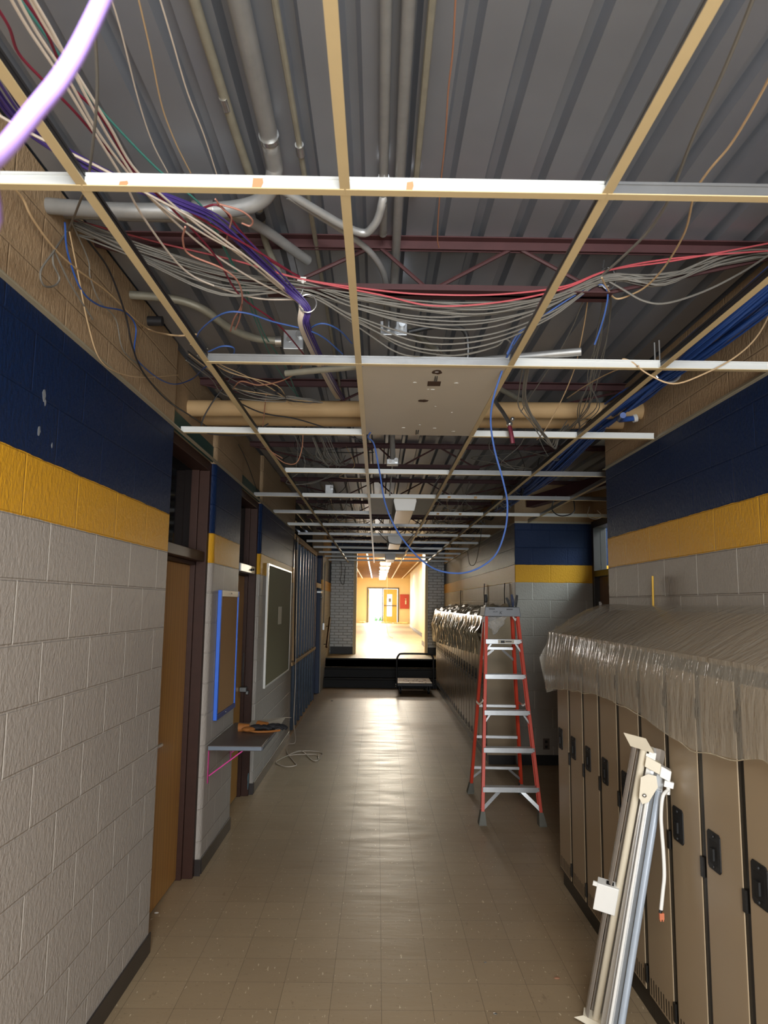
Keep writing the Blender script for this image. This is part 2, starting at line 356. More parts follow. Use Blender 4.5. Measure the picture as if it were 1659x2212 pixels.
# baseboards
b = MB()
for y0, y1 in ((-3.2, 3.9), (4.96, 5.9), (6.96, 9.72)): b.box(LX, LX+.008, y0, y1, 0, .1)
struct('baseboard_left', b, M['base'], 'dark rubber base along the left wall', 'baseboard', bevel=.003)
struct('baseboard_left_pier', MB().box(LX-.06, LX+.006, 4.924, 4.932, 0, .1).box(LX-.06, LX+.006, 6.922, 6.932, 0, .1), M['base'], 'dark rubber base ends at the door recesses', 'baseboard')
struct('baseboard_alcove', MB().box(RX, 2.5, 8.29, 8.3, 0, .11), M['black'], 'black rubber base of the alcove wall', 'baseboard')
struct('baseboard_end', MB().box(-1.1, -.565, YB-.01, YB, UP, UP+.17).box(1.195, RX, YB-.01, YB, UP, UP+.17), M['black'], 'black rubber base under the glazed brick', 'baseboard')
# roof deck: corrugated steel running along the corridor
prof = []
x = -3.6+.218-.1524*math.floor((.218+3.6)/.1524)-.0
x0 = .218-.1524*26
for i in range(42):
    a = x0+i*.1524
    prof += [(a-.014, DZ+.038), (a+.014, DZ+.038), (a+.028, DZ), (a+.1244, DZ)]
dk = MB()
vs = [(p, y, q) for y in (-3.4, YB-.12) for p, q in prof]; n = len(prof)
dk.add(vs, [(i, i+1, n+i+1, n+i) for i in range(n-1)])
struct('ceiling', dk, M['deck'], 'ribbed grey steel roof deck over the near corridor', 'ceiling', solid=.002)
# wall angles
ang = MB()
def wall_angle(mb, x, y0, y1, s):
    mb.box(min(x, x+s*.022), max(x, x+s*.022), y0, y1, CZ-.002, CZ); mb.box(min(x, x+s*.002), max(x, x+s*.002), y0, y1, CZ, CZ+.022)
wall_angle(ang, LX, -3, 9.72, 1)
struct('trim_2', ang, M['angle'], 'ivory ceiling angle along the left wall', 'trim')
ang = MB(); wall_angle(ang, RX, -3, 4.95, -1)
struct('trim_3', ang, M['angle'], 'ivory ceiling angle along the near right wall', 'trim')
ang = MB(); wall_angle(ang, RX, 8.3, YB, -1)
struct('trim_4', ang, M['angle'], 'ivory ceiling angle along the far right wall', 'trim')
ang = MB(); ang.box(RX, 2.5, 8.278, 8.3, CZ-.002, CZ); ang.box(RX, 2.5, 8.298, 8.3, CZ, CZ+.022); ang.box(-1.1, RX, YB-.022, YB, CZ-.002, CZ)
struct('trim_5', ang, M['angle'], 'ivory ceiling angle on the alcove and end walls', 'trim')
# doors in the left wall
def brown_door(nm, y0, y1, label, mdoor, closer):
    t = thing(nm, label, 'door', (LX-.12, (y0+y1)/2, 0)); t['kind'] = 'structure'
    X = LX
    fr = MB()
    for a, s in ((y0, 1), (y1, -1)):
        c0, c1 = sorted((a, a+s*.055)); fr.box(X-.19, X-.03, c0, c1, 0, CZ)
        c0, c1 = sorted((a+s*.055, a+s*.085)); fr.box(X-.19, X-.095, c0, c1, 0, CZ)
    fr.box(X-.19, X-.03, y0+.055, y1-.055, CZ-.06, CZ)
    fr.box(X-.19, X-.04, y0+.055, y1-.055, 2.035, 2.1).box(X-.19, X-.095, y0+.055, y1-.055, 2.01, 2.035)
    f = obj('door_frame', fr, M['brown_frame'], t, bevel=.004)
    obj('door_panel', MB().box(X-.17, X-.127, y0+.088, y1-.088, .012, 2.008), M[mdoor], t, bevel=.002)
    obj('transom_glass', MB().box(X-.15, X-.144, y0+.085, y1-.085, 2.1, CZ-.06), M['glass_dark'], t)
    h = MB(); s = y0+.17 if not closer else y0+.16
    h.tube([(X-.127, s, .97), (X-.07, s, .97)], .014, 10, 1).tube([(X-.075, s, .97), (X-.07, s+.03, .97), (X-.07, s+.13, .965)], .011, 8, 3)
    h.tube([(X-.127, s, .97), (X-.118, s, .97)], .033, 14, 1)
    obj('door_handle', h, M['steel'], t, smooth=True)
    if closer:
        obj('latch_guard', MB().box(X-.127, X-.06, y1-.17, y1-.10, .945, .99).box(X-.07, X-.045, y1-.15, y1-.1, .92, .955), M['flex'], t, bevel=.006)
        obj('closer_bracket', MB().box(X-.095, X-.03, y0+.2, y1-.086, 2.03, 2.1), M['alu'], t, bevel=.004)
        obj('screw', MB().ball((X-.03, y1-.3, 2.062), .011).ball((X-.03, y1-.2, 2.068), .011), M['black'], t)
    return t
brown_door('door_1', 3.884, 4.93, 'oak door in brown steel frame beside the near left wall', 'door', False)
d2 = brown_door('door_2', 5.93, 6.93, 'dark oak door behind the wall shelf, lever at its edge', 'door', True)
obj('paint_scrape', MB().ball((LX-.031, 6.86, .17), .04, 9, (.04, .6, 1)).ball((LX-.031, 6.87, .1), .03, 9, (.04, .8, 1.4)), mat('pale_blue_paint', '6f9fb0', .6), d2)
# the black-blue frame at the end of the studs
t = thing('door_4', 'dark blue steel door frame with open leaf past the studs', 'door', (LX-.1, 13.95, 0)); t['kind'] = 'structure'
obj('door_frame', MB().box(LX-.14, LX+.0, 13.3, 13.38, 0, 2.66).box(LX-.14, LX, 14.46, 14.55, 0, 2.66).box(LX-.14, LX, 13.38, 14.46, 2.05, 2.12), M['blue_paint'], t, bevel=.004)
obj('transom_bar', MB().box(LX-.01, LX+.012, 13.38, 14.46, 2.06, 2.14), M['wood'], t)
obj('door_leaf', MB().box(LX-.98, LX-.12, 13.39, 13.435, .01, 2.04), M['door_dark'], t)
obj('door_closer', MB().box(LX-.06, LX+.03, 14.2, 14.44, 1.96, 2.0).ball((LX+.03, 14.3, 1.88), .03), M['alu'], t, bevel=.004)
# alcove door and its transom
t = thing('door_3', 'brown alcove door under a lit glass transom', 'door', (2.55, 7.7, 0)); t['kind'] = 'structure'
obj('door_frame', MB().box(2.47, 2.62, 7.15, 7.22, 0, CZ+.02).box(2.47, 2.62, 8.2, 8.27, 0, CZ+.02).box(2.47, 2.62, 7.22, 8.2, 2.66, CZ+.02).box(2.47, 2.62, 7.22, 8.2, 2.1, 2.17), M['base'], t, bevel=.004)
obj('door_panel', MB().box(2.53, 2.575, 7.225, 8.195, .01, 2.095), M['door_dark'], t)
obj('transom_glass', MB().box(2.55, 2.556, 7.22, 8.2, 2.17, 2.66), M['glass'], t)
obj('hinge', MB().box(2.515, 2.53, 8.185, 8.2, 1.72, 1.82), M['steel'], t); obj('hinge', MB().box(2.515, 2.53, 8.185, 8.2, .3, .4), M['steel'], t)
# the room behind it
struct('wall_outside', MB().box(5.0, 5.2, 4.6, 12.5, 0, 3.4).box(2.75, 5.0, 12.3, 12.5, 0, 3.4).box(2.75, 5.0, 4.6, 4.75, 0, 3.4), mat('pale_plaster', 'b9c2c0', .8), 'pale wall of the daylit room beyond the alcove door', 'wall')
tag(obj('hanging_banner', MB().box(3.6, 3.63, 9.2, 9.42, 1.86, 2.5), M['red_box']), 'dull red banner seen through the alcove transom', 'banner')
tag(obj('paper_globe', MB().ball((3.2, 8.75, 2.52), .07, 14), mat('yellow_globe', 'e0b93c', .6), smooth=True), 'round yellow globe seen through the alcove transom', 'globe')
# upper corridor
struct('wall_upper_left', MB().box(-1.6, -1.28, YB+.2, 45.4, UP, 3.9), M['yellow_wall'], 'left cream wall of the bright upper corridor', 'wall')
struct('wall_upper_right', MB().box(1.34, 2.6, 19.5, 21.6, UP, 3.9).box(1.66, 2.6, 21.6, 34, UP, 3.9).box(1.72, 2.6, 34, 38, UP, 3.9).box(2.06, 2.6, 38, 45.4, UP, 3.9).box(1.62, 2.6, YB+.2, 19.5, UP, 3.9), M['yellow_wall'], 'stepped right cream wall of the bright upper corridor', 'wall')
b = MB()
for x, y0, y1 in ((1.34, 19.5, 21.6), (1.66, 21.6, 34), (1.72, 34, 38)): b.box(x-.01, x+.3, y0-.01, y0, UP, UP+.13).box(x-.01, x, y0, y1, UP, UP+.13)
b.box(-1.28, -1.27, YB+.2, 26, UP, UP+.1)
struct('baseboard_upper', b, M['base'], 'dark base on the stepped right wall upstairs', 'baseboard')
struct('wall_upper_end', MB().box(-1.6, -.66, 45.4, 45.6, UP, 3.9).box(1.36, 2.6, 45.4, 45.6, UP, 3.9).box(-.66, 1.36, 45.4, 45.6, 2.78, 3.9), M['yellow_wall'], 'cream end wall around the exit doors', 'wall')
struct('ceiling_upper', MB().box(-1.6, 2.6, YB, 45.6, 3.85, 3.9), mat('pinkish_deck', 'c9a98a', .6, .1), 'rust pink roof deck over the upper corridor', 'ceiling')
struct('trim_6', MB().box(-.57, -.5, YB-.02, YB+.22, UP, 3.0).box(1.14, 1.2, YB-.02, YB+.22, UP, 3.0), M['yellow_wall'], 'cream plaster returns of the bright opening', 'trim')
t = thing('door_5', 'yellow exit doors at the far end, left leaf swung open', 'door', (.35, 45.45, UP)); t['kind'] = 'structure'
obj('door_frame', MB().box(-.66, -.57, 45.36, 45.5, UP, 2.78).box(1.27, 1.36, 45.36, 45.5, UP, 2.78).box(-.57, 1.27, 45.36, 45.5, 2.7, 2.78).box(.3, .36, 45.38, 45.48, UP, 2.7), M['grey_frame'], t)
lf = obj('door_leaf', MB().box(.38, .6, 45.42, 45.47, UP+.02, 2.68).box(.92, 1.24, 45.42, 45.47, UP+.02, 2.68).box(.6, .92, 45.42, 45.47, 2.36, 2.68).box(.6, .92, 45.42, 45.47, UP+.02, .98), M['yellow_door'], t)
obj('vision_pane', MB().box(.6, .92, 45.44, 45.45, .98, 2.36), M['glass'], lf)
obj('push_bar', MB().box(.42, 1.2, 45.36, 45.4, 1.62, 1.68), M['grey_frame'], lf)
obj('notice', MB().box(.7, .86, 45.43, 45.437, 1.88, 2.1), mat('grey_notice', '8a8a88'), lf)
l2 = obj('door_leaf', MB().box(-.57, -.52, 45.5, 46.3, UP+.02, 2.68), M['yellow_door'], t)
obj('push_bar', MB().box(-.52, -.47, 45.6, 46.2, 1.62, 1.68).box(-.5, -.47, 45.9, 45.93, 1.1, 2.4), M['grey_frame'], l2)
struct('ground', MB().box(-12, 12, 45.6, 75, UP-.1, UP-.01), M['concrete'], 'sunlit pale ground outside the exit', 'ground')
g = MB()
for i in range(40):
    x, y = random.uniform(-.2, .7), random.uniform(50, 52); a = random.uniform(0, 6.3); h = random.uniform(.2, .6)
    g.add([(x, y, UP), (x+.03, y, UP), (x+.2*math.cos(a), y+.2*math.sin(a), UP+h)], [(0, 1, 2)])
tag(obj('green_shrub', g, M['leaf'], solid=.004), 'small green shrub outside the open exit door', 'shrub')
t = thing('fire_cabinet', 'red fire cabinet on the end wall right of the exit', 'cabinet', (1.65, 45.38, 1.5))
obj('cabinet_box', MB().box(1.42, 1.98, 45.3, 45.4, 1.48, 2.36), M['red_box'], t)
obj('extinguisher', MB().tube([(1.78, 45.26, 1.75), (1.78, 45.26, 1.98)], .055, 10, 1).tube([(1.78, 45.26, 1.98), (1.78, 45.26, 2.1)], .02, 8, 1).box(1.72, 1.82, 45.25, 45.27, 2.08, 2.11), M['cream'], t, smooth=True)
for i, (x, y, s, w) in enumerate(((.75, 44.9, .1, 3.4), (1.25, 44.6, .09, 4), (1.62, 44.2, .14, 2.6), (1.72, 43.6, .1, 1.6), (-.95, 44.7, .12, 2.2), (.42, 44.5, .1, 1.8))):
    mb = MB(); rr = random.Random(i)
    for k in range(7): mb.ball((x+rr.uniform(-s, s)*w*.5, y+rr.uniform(-.2, .2), UP+s*.3), s*rr.uniform(.6, 1), 7, (1.2, 1, .6))
    tag(obj('insulation_scrap', mb, M['insul'], smooth=True), ('yellow insulation scrap heaped below the closed exit leaf', 'flat insulation scrap just right of the closed exit leaf', 'bulky insulation scrap below the red cabinet', 'insulation scrap beside the stepped right wall', 'pale insulation scrap left of the open exit', 'small insulation scrap under the door mullion')[i], 'debris', 'insulation scraps by the exit')
tag(obj('wall_pad', MB().box(-1.279, -1.25, 29.5, 30.3, 1.75, 2.05), mat('orange_pad', 'e08a20')), 'orange panel high on the upper corridor left wall', 'panel')
tag(obj('leaning_board', MB().box(-1.279, -1.24, 29.6, 30.5, UP, 1.7), M['c_navy']), 'blue board standing below the orange panel upstairs', 'board')
tag(obj('curved_rail', MB().tube([(-1.22, 37, 1.1), (-1.16, 37, 1.3), (-1.14, 37, 1.6), (-1.2, 37, 1.9)], .025, 8), M['grey_frame'], smooth=True), 'grey bent rail on the upper corridor left wall', 'rail')
# upper corridor ceiling grid
for i, x in enumerate((-.95, -.35, .26, .87, 1.5)):
    tag(obj('main_runner', MB().box(x-.03, x+.03, YB+.3 if i < 4 else 21.7, 45.4, 3.33, 3.335).box(x-.006, x+.006, YB+.3 if i < 4 else 21.7, 45.4, 3.335, 3.37), M['cream']), '%s long cream ceiling runner from the left in the upper corridor' % ORD[i], 'ceiling runner', 'upper corridor runners')
for i in range(43):
    y = 18.4+i*.61
    tag(obj('cross_tee', MB().box(-1.28, 1.66 if y < 34 else 2.0, y-.02, y+.02, 3.332, 3.337).box(-1.28, 1.64, y-.004, y+.004, 3.337, 3.38), M['wood']), '%s %scross bar from the stairs in the upper ceiling grid' % (ORD[i//2], 'thin ' if i % 2 else ''), 'cross tee', 'upper corridor cross bars')
for i in range(6):
    y = 27+i*3.3
    f = thing('lit_fixture', '%s lit wrap lamp from the stairs in the upper corridor' % ORD[i], 'ceiling light', (.55, y, 3.33), 'lit lamps upstairs')
    obj('housing', MB().box(.08, .5, y-.62, y+.62, 3.28, 3.33), M['white'], f)
    obj('diffuser', MB().box(.1, .48, y-.6, y+.6, 3.22, 3.28), M['lamp'], f, bevel=.02)
tag(obj('thin_cord', MB().tube([(.35, 27, 3.3), (.36, 27, 2.2), (.32, 27, 1.4), (.4, 26, .7), (.55, 25, .6)], .008, 5), M['c_cream'], smooth=True), 'thin cord hanging down in the middle of the upper corridor', 'cord')
# ------------------------------------------------------------------ lower ceiling grid
TX = [-.697, -.088, .522, 1.131, 1.741]
def tee(mb, web, a, b, z=CZ, fw=.024, wh=.036, axis='y', c=0):
    if axis == 'y':
        mb.box(c-fw/2, c+fw/2, a, b, z, z+.0025); web.box(c-.002, c+.002, a, b, z+.0025, z+wh).box(c-.004, c+.004, a, b, z+wh-.008, z+wh)
    else:
        mb.box(a, b, c-fw/2, c+fw/2, z-.001, z+.0015); web.box(a, b, c-.002, c+.002, z+.0015, z+wh).box(a, b, c-.005, c+.005, z+wh-.007, z+wh)
for i, x in enumerate(TX):
    y0, y1 = (-2.9, 16.9) if i < 4 else (4.95, 8.28)
    lab = ('beige ceiling runner nearest the left wall', 'beige ceiling runner along the left edge of the blank panel', 'beige ceiling runner along the right edge of the blank panel', 'beige ceiling runner beside the thick blue cable bundle', 'short ceiling runner inside the alcove')[i]
    t = thing('main_runner', lab, 'ceiling runner', (x, 2, CZ), 'main ceiling runners'); fl, wb = MB(), MB()
    tee(fl, wb, y0, y1, c=x)
    obj('flange', fl, M['tan_flange'], t); obj('web', wb, M['c_dark'] if i in (0, 3) else M['grey_web'], t)
rowY = [1.569+1.2192*k for k in range(13)]
BAYS = ['between the left wall and first runner', 'between first and second runner', 'between second and third runner', 'between third and fourth runner', 'right of the fourth runner']
spec = {0: 'wwwgg', 1: '-ggww', 2: 'ww-ww', 3: '-wwgg', 4: 'gwwgg', 5: 'gg-ww', 6: 'wgggg', 7: 'gggww', 8: 'gg-gg', 9: 'gwwgg', 10: 'ggggg', 11: 'wg-gg', 12: 'ggggg'}
for k, y in enumerate(rowY):
    for j, ch in enumerate(spec[k]):
        if ch == '-': continue
        a = LX+.003 if j == 0 else TX[j-1]+.002
        b = (RX-.005 if not 4.95 < y < 8.3 else 2.5) if j == 4 else TX[j]-.002
        if k == 2 and j == 4: b = RX-.02
        w = ch == 'w'
        lab = '%s cross tee %s, %s row from the camera' % ('white' if w else 'grey', BAYS[j], ORD[k])
        t = thing('cross_tee', lab, 'cross tee', ((a+b)/2, y, CZ), 'cross tees of the near ceiling'); fl, wb = MB(), MB()
        tee(fl, wb, a, b, axis='x', c=y)
        obj('flange', fl, M['tan_flange'], t); obj('web', wb, M['white_web'] if w else M['grey_web'], t)
        if (k, j) in ((0, 1), (0, 2), (4, 3), (5, 3)):
            for q in (((a+.08, .022, .012), (a+.39, .026, .026)) if (k, j) == (0, 1) else ((a+.14, .018, .022),) if k == 0 else ((a+.1, .03, .02), (a+.34, .03, .02))):
                ch_ = MB().add([(q[0], y-.0035, CZ+.006), (q[0]+q[1]*.8, y-.0035, CZ+.006), (q[0]+q[1], y-.0035, CZ+.006+q[2]*.5), (q[0]+q[1]*.9, y-.0035, CZ+.006+q[2]), (q[0]+.002, y-.0035, CZ+.004+q[2])], [(0, 1, 2, 3, 4)])
                obj('flaked_paint', ch_, mat('flaked_patch', 'c48f66', .6) if k == 0 else M['wood'], t, solid=.001)
# ceiling panels and wrap lights
def panel(k, lab, m, holes=False):
    y0, y1 = rowY[k]+.002, rowY[k+1]-.002
    t = thing('ceiling_panel', lab, 'ceiling panel', (.217, (y0+y1)/2, CZ)); obj('board', MB().box(TX[1]+.006, TX[2]-.006, y0, y1, CZ+.004, CZ+.016), M[m], t)
    if holes:
        z = CZ+.0032
        def blob(x, y, rx, ry, seed, mb):
            rr = random.Random(seed); n = 14
            mb.add([(x+rx*math.cos(2*PI*i/n)*rr.uniform(.75, 1.1), y+ry*math.sin(2*PI*i/n)*rr.uniform(.75, 1.1), z) for i in range(n)], [tuple(range(n))])
        h = MB(); blob(.235, 2.875, .024, .03, 1, h); blob(.205, 3.3, .026, .022, 3, h)
        h.add([(.205, 3.0, z), (.262, 3.0, z), (.264, 3.065, z), (.207, 3.067, z)], [(0, 1, 2, 3)])
        obj('torn_hole', h, M['stain'], t, solid=.001)
        sc_ = MB()
        for x, y, s in ((.15, 3.02, .008), (.33, 3.02, .009), (.235, 3.12, .009), (.215, 3.12, .005), (.27, 3.4, .005), (.13, 3.83, .01), (.3, 3.83, .01), (.215, 3.76, .006), (.41, 3.9, .012), (.233, 2.872, .008), (.36, 3.5, .004)):
            blob(x, y, s, s*.7, int(x*1000), sc_)
        obj('plaster_chip', sc_, M['white'], t, solid=.0015)
        obj('screw_wire', MB().tube([(.232, 2.93, z), (.233, 2.97, z-.006), (.233, 3.0, z)], .002, 5).tube([(.24, 2.93, z), (.241, 2.97, z-.006), (.24, 3.0, z)], .002, 5).tube([(.203, 3.88, z), (.204, 3.93, z-.012)], .003, 5, 1).tube([(.214, 3.88, z), (.213, 3.92, z-.012)], .003, 5, 1), M['c_dark'], t)
panel(1, 'blank cream ceiling panel with torn screw holes', 'panel', True)
panel(4, 'grey ceiling panel behind the nearest wrap light', 'panel2')
panel(7, 'grey ceiling panel behind the middle wrap light', 'panel2')
panel(10, 'tan ceiling panel behind the farthest wrap light', 'panel')
M['wrap_lens'] = mat('prismatic_lens', '9a9a8a', .3, 0, .08, 90, .3, 200)
for i, k in enumerate((4, 7, 10)):
    y0, y1 = rowY[k]+.03, rowY[k]+1.12
    t = thing('wrap_light', ('nearest unlit white wrap light on the grey ceiling panel', 'middle unlit white wrap light on the ceiling', 'farthest unlit wrap light near the stairs')[i], 'ceiling light', (.245, (y0+y1)/2, CZ), 'unlit wrap lights')
    x = .24
    P = [(x-.1, CZ+.003), (x-.105, CZ-.02), (x-.085, CZ-.11), (x+.085, CZ-.11), (x+.105, CZ-.02), (x+.1, CZ+.003)]
    obj('lens', MB().prism([(x+(a-x)*.97, q) for a, q in P], 'y', y0+.01, y1-.01), M['wrap_lens'], t, bevel=.006)
    obj('end_cap', MB().prism(P, 'y', y0, y0+.012), M['white'], t, bevel=.004)
    obj('end_cap', MB().prism(P, 'y', y1-.012, y1), M['white'], t, bevel=.004)
# ------------------------------------------------------------------ bar joists
for i in range(8):
    y = 2.69+1.83*i
    x0, x1 = (LX-.05, RX+.05) if not 5 < y < 8.3 else (LX-.05, 2.6)
    t = thing('bar_joist', '%s dark red bar joist from the camera' % ORD[i], 'joist', (0, y, DZ), 'red bar joists')
    tc, bc, wb = MB(), MB(), MB()
    for mb, z, d in ((tc, DZ-.002, -1), (bc, 2.975, 1)):
        if d > 0: x0, x1 = -.45, .9
        for s in (-1, 1):
            a, b_ = sorted((y+s*.008, y+s*.045)); mb.box(x0, x1, a, b_, min(z, z+d*.005), max(z, z+d*.005))
            a, b_ = sorted((y+s*.008, y+s*.012)); mb.box(x0, x1, a, b_, min(z, z+d*.038), max(z, z+d*.038))
    pt = [(LX-.04, y, DZ-.03), (-.4, y, 2.99), (-.02, y, DZ-.02), (.19, y, 2.99), (.53, y, DZ-.02), (.87, y, 2.99), (RX+.04, y, DZ-.03)]
    for a, b_ in zip(pt, pt[1:]): wb.tube([a, b_], .008, 6, 1)
    obj('top_chord', tc, M['joist'], t); obj('bottom_chord', bc, M['joist'], t); obj('web', wb, M['joist'], t, smooth=True)
# alcove beam
tag(obj('steel_beam', MB().bar((1.75, 8.2, 2.95), (2.5, 6.0, 3.0), .1, .12), M['joist']), 'sloping red steel beam above the alcove ceiling', 'beam')
# ------------------------------------------------------------------ pipes, conduits, boxes
def pipe(name, lab, cat, pts, r, m, n=12, sm=6, group=None, parts=()):
    t = thing(name, lab, cat, Vector(pts[0]), group)
    obj('tube', MB().tube(pts, r, n, sm), M[m], t, smooth=True)
    for nm, p, m2 in parts: obj(nm, p, M[m2], t, smooth=True)
    return t
def ring(c, d, r, l): c, d = Vector(c), Vector(d).normalized(); return MB().tube([c-d*l/2, c+d*l/2], r, 12, 1)
t = pipe('insulated_pipe', 'upper tan insulated pipe crossing above the blank panel', 'pipe', [(LX-.05, 4.27, 2.935), (RX+.02, 4.24, 2.95)], .05, 'pipe', 20, 1)
obj('wrap_seam', ring((-.18, 4.262, 2.94), (1, 0, 0), .0515, .012).tube([(.65, 4.25, 2.945), (.662, 4.25, 2.945)], .0515, 20, 1), M['pipe'], t, smooth=True)
pipe('insulated_pipe', 'lower tan insulated pipe crossing just behind the other', 'pipe', [(LX-.05, 4.62, 2.955), (RX+.02, 4.58, 2.96)], .038, 'pipe', 20, 1)
pipe('large_conduit', 'thick steel conduit leaving the left wall and turning along the deck', 'conduit', [(LX-.06, 2.3, 3.1), (-.9, 2.26, 3.06), (-.62, 2.27, 3.07), (-.47, 2.26, 3.08), (-.39, 2.23, 3.1), (-.35, 2.15, 3.13), (-.345, 2.05, 3.15), (-.343, 1.5, 3.16), (-.34, -2.5, 3.16)], .027, 'galv', 16, 6, None,
     (('coupling', ring((-.6, 2.268, 3.071), (1, 0, .03), .033, .07), 'steel'), ('clamp_screw', MB().ball((-.62, 2.24, 3.04), .008).ball((-.59, 2.24, 3.04), .008), 'steel'), ('end_collar', ring((-.344, 2.0, 3.155), (0, 1, 0), .031, .02), 'steel')))
pipe('second_conduit', 'steel conduit behind the thick one at the left wall', 'conduit', [(LX-.06, 2.42, 3.14), (-.7, 2.4, 3.12), (-.5, 2.42, 3.13), (-.3, 2.75, 3.14)], .02, 'galv')
pipe('deck_conduit', 'tan conduit along the deck left of the thick conduit', 'conduit', [(-.455, -2.5, 3.17), (-.45, 1.5, 3.17), (-.44, 2.3, 3.17), (-.45, 2.66, 3.15), (-.38, 2.85, 3.05), (-.33, 2.9, 3.04)], .014, 'galv_old', 10, 6, None, (('coupling', ring((-.445, 2.45, 3.165), (0, 1, -.05), .018, .05), 'c_dark'),))
pipe('deck_conduit', 'thin grey conduit right of the thick conduit', 'conduit', [(-.262, -2.5, 3.17), (-.26, 2.1, 3.17), (-.265, 5.5, 3.17)], .009, 'galv_old', 8, 6, None, (('coupling', ring((-.26, 2.08, 3.17), (0, 1, 0), .014, .05), 'steel'), ('coupling', ring((-.45, 1.87, 3.165), (0, 1, 0), .012, .05), 'steel')))
pipe('deck_conduit', 'straight grey conduit along the deck to the double box', 'conduit', [(.052, -2.5, 3.165), (.055, 2.3, 3.165), (.055, 3.0, 3.12), (.055, 3.22, 3.06)], .017, 'galv', 12)
pipe('deck_conduit', 'grey conduit ending in a coupling at the first joist', 'conduit', [(.0, -2.5, 3.17), (.002, 2.2, 3.17), (.0, 2.32, 3.15), (-.03, 2.4, 3.1), (-.1, 2.42, 3.09), (-.34, 2.25, 3.14)], .015, 'galv', 12, 6, None, (('coupling', ring((.002, 2.24, 3.165), (0, 1, 0), .019, .06), 'steel'),))
pipe('bent_conduit', 'bright conduit bending down to the double junction box', 'conduit', [(-.32, 2.27, 3.13), (-.1, 2.5, 3.1), (-.02, 2.62, 3.08), (.015, 2.75, 3.06), (.022, 2.95, 3.05), (.022, 3.22, 3.05)], .012, 'galv', 12, 8)
pipe('deck_conduit', 'short conduit stub with coupling right of the long one', 'conduit', [(.11, -2.5, 3.17), (.11, 2.3, 3.17)], .01, 'galv_old', 8, 1, None, (('coupling', ring((.11, 2.28, 3.17), (0, 1, 0), .014, .06), 'steel'),))
pipe('bent_conduit', 'tan conduit from the left wall curving to the single box', 'conduit', [(LX-.05, 3.1, 3.14), (-.95, 3.12, 3.13), (-.82, 3.16, 3.1), (-.72, 3.28, 3.06), (-.62, 3.38, 3.05), (-.5, 3.42, 3.05)], .019, 'galv_old', 12, 8, None, (('connector', ring((-.505, 3.42, 3.05), (1, 0, 0), .027, .03), 'steel'),))
pipe('pipe_sleeve', 'dark pipe stub in the left wall below the tan conduit', 'pipe', [(LX-.06, 3.36, 3.12), (LX+.07, 3.36, 3.12)], .024, 'c_dark')
pipe('diagonal_conduit', 'dull conduit running diagonally behind the double box', 'conduit', [(.1, 3.3, 3.1), (.35, 3.75, 3.1), (.62, 4.1, 3.08), (.95, 4.5, 3.06)], .016, 'galv_old', 10, 1, None, (('coupling', ring((.3, 3.66, 3.1), (.5, .9, 0), .022, .06), 'steel'),))
def jbox(lab, c, w, d, h, knock):
    t = thing('junction_box', lab, 'junction box', c); x, y, z = c
    obj('box_body', MB().box(x-w/2, x+w/2, y-d/2, y+d/2, z-h/2, z+h/2), M['alu'], t, bevel=.004)
    if knock: obj('knockout', ring((x-w*.2, y-d/2-.003, z), (0, 1, 0), .014, .006), M['steel'], t, smooth=True)
    obj('conduit_connector', ring((x+w*.3, y-d/2-.012, z+h*.2), (0, 1, 0), .016, .03), M['steel'], t, smooth=True)
    return t
jbox('single steel junction box near the left end of the bay', (-.43, 3.44, 3.05), .1, .1, .1, True)
jbox('double steel junction box at the end of two conduits', (.06, 3.3, 3.06), .13, .1, .07, True)
jbox('small junction box on the hanging pipe in the fourth row', (.1, 5.35, 2.83), .09, .09, .04, True)
jbox('small steel box hung left of the nearest wrap light', (-.48, 6.9, 2.86), .08, .08, .09, False)
pipe('armoured_cable', 'armoured cable arching from the double junction box', 'cable', [(.13, 3.3, 3.06), (.28, 3.32, 3.1), (.4, 3.36, 3.1), (.43, 3.4, 3.02), (.42, 3.42, 2.9)], .012, 'flex', 10, 8)
t = pipe('armoured_cable', 'armoured cable hanging beside the blank panel with a torn end', 'cable', [(.56, 3.55, 2.9), (.62, 3.75, 2.86), (.68, 3.85, 2.82), (.72, 3.9, 2.78)], .011, 'flex', 10, 8)
obj('connector', MB().ball((.725, 3.91, 2.775), .018).ball((.74, 3.9, 2.80), .012), M['steel'], t, smooth=True); obj('loose_tail', MB().tube([(.725, 3.91, 2.76), (.735, 3.9, 2.70), (.74, 3.9, 2.66)], .012, 6, 4), M['c_maroon'], t, smooth=True)
pipe('loose_tube', 'loose grey tube lying across the grid right of the blank panel', 'tube', [(.34, 2.9, 2.775), (.8, 2.75, 2.775)], .016, 'galv', 14, 1)
pipe('loose_tube', 'loose dull tube lying across the grid left of the blank panel', 'tube', [(-.42, 3.08, 2.775), (-.09, 2.97, 2.775)], .014, 'galv_old', 14, 1)
pipe('drop_pipe', 'vertical-looking steel pipe above the fourth row box', 'pipe', [(.08, 4.8, 3.12), (.1, 5.3, 2.86)], .02, 'galv', 12, 1)
pipe('drop_rod', 'thin hanger rod under the fourth row box', 'rod', [(.1, 5.38, 2.82), (.1, 6.0, 2.8), (.1, 6.4, 2.74)], .006, 'galv', 8, 1)
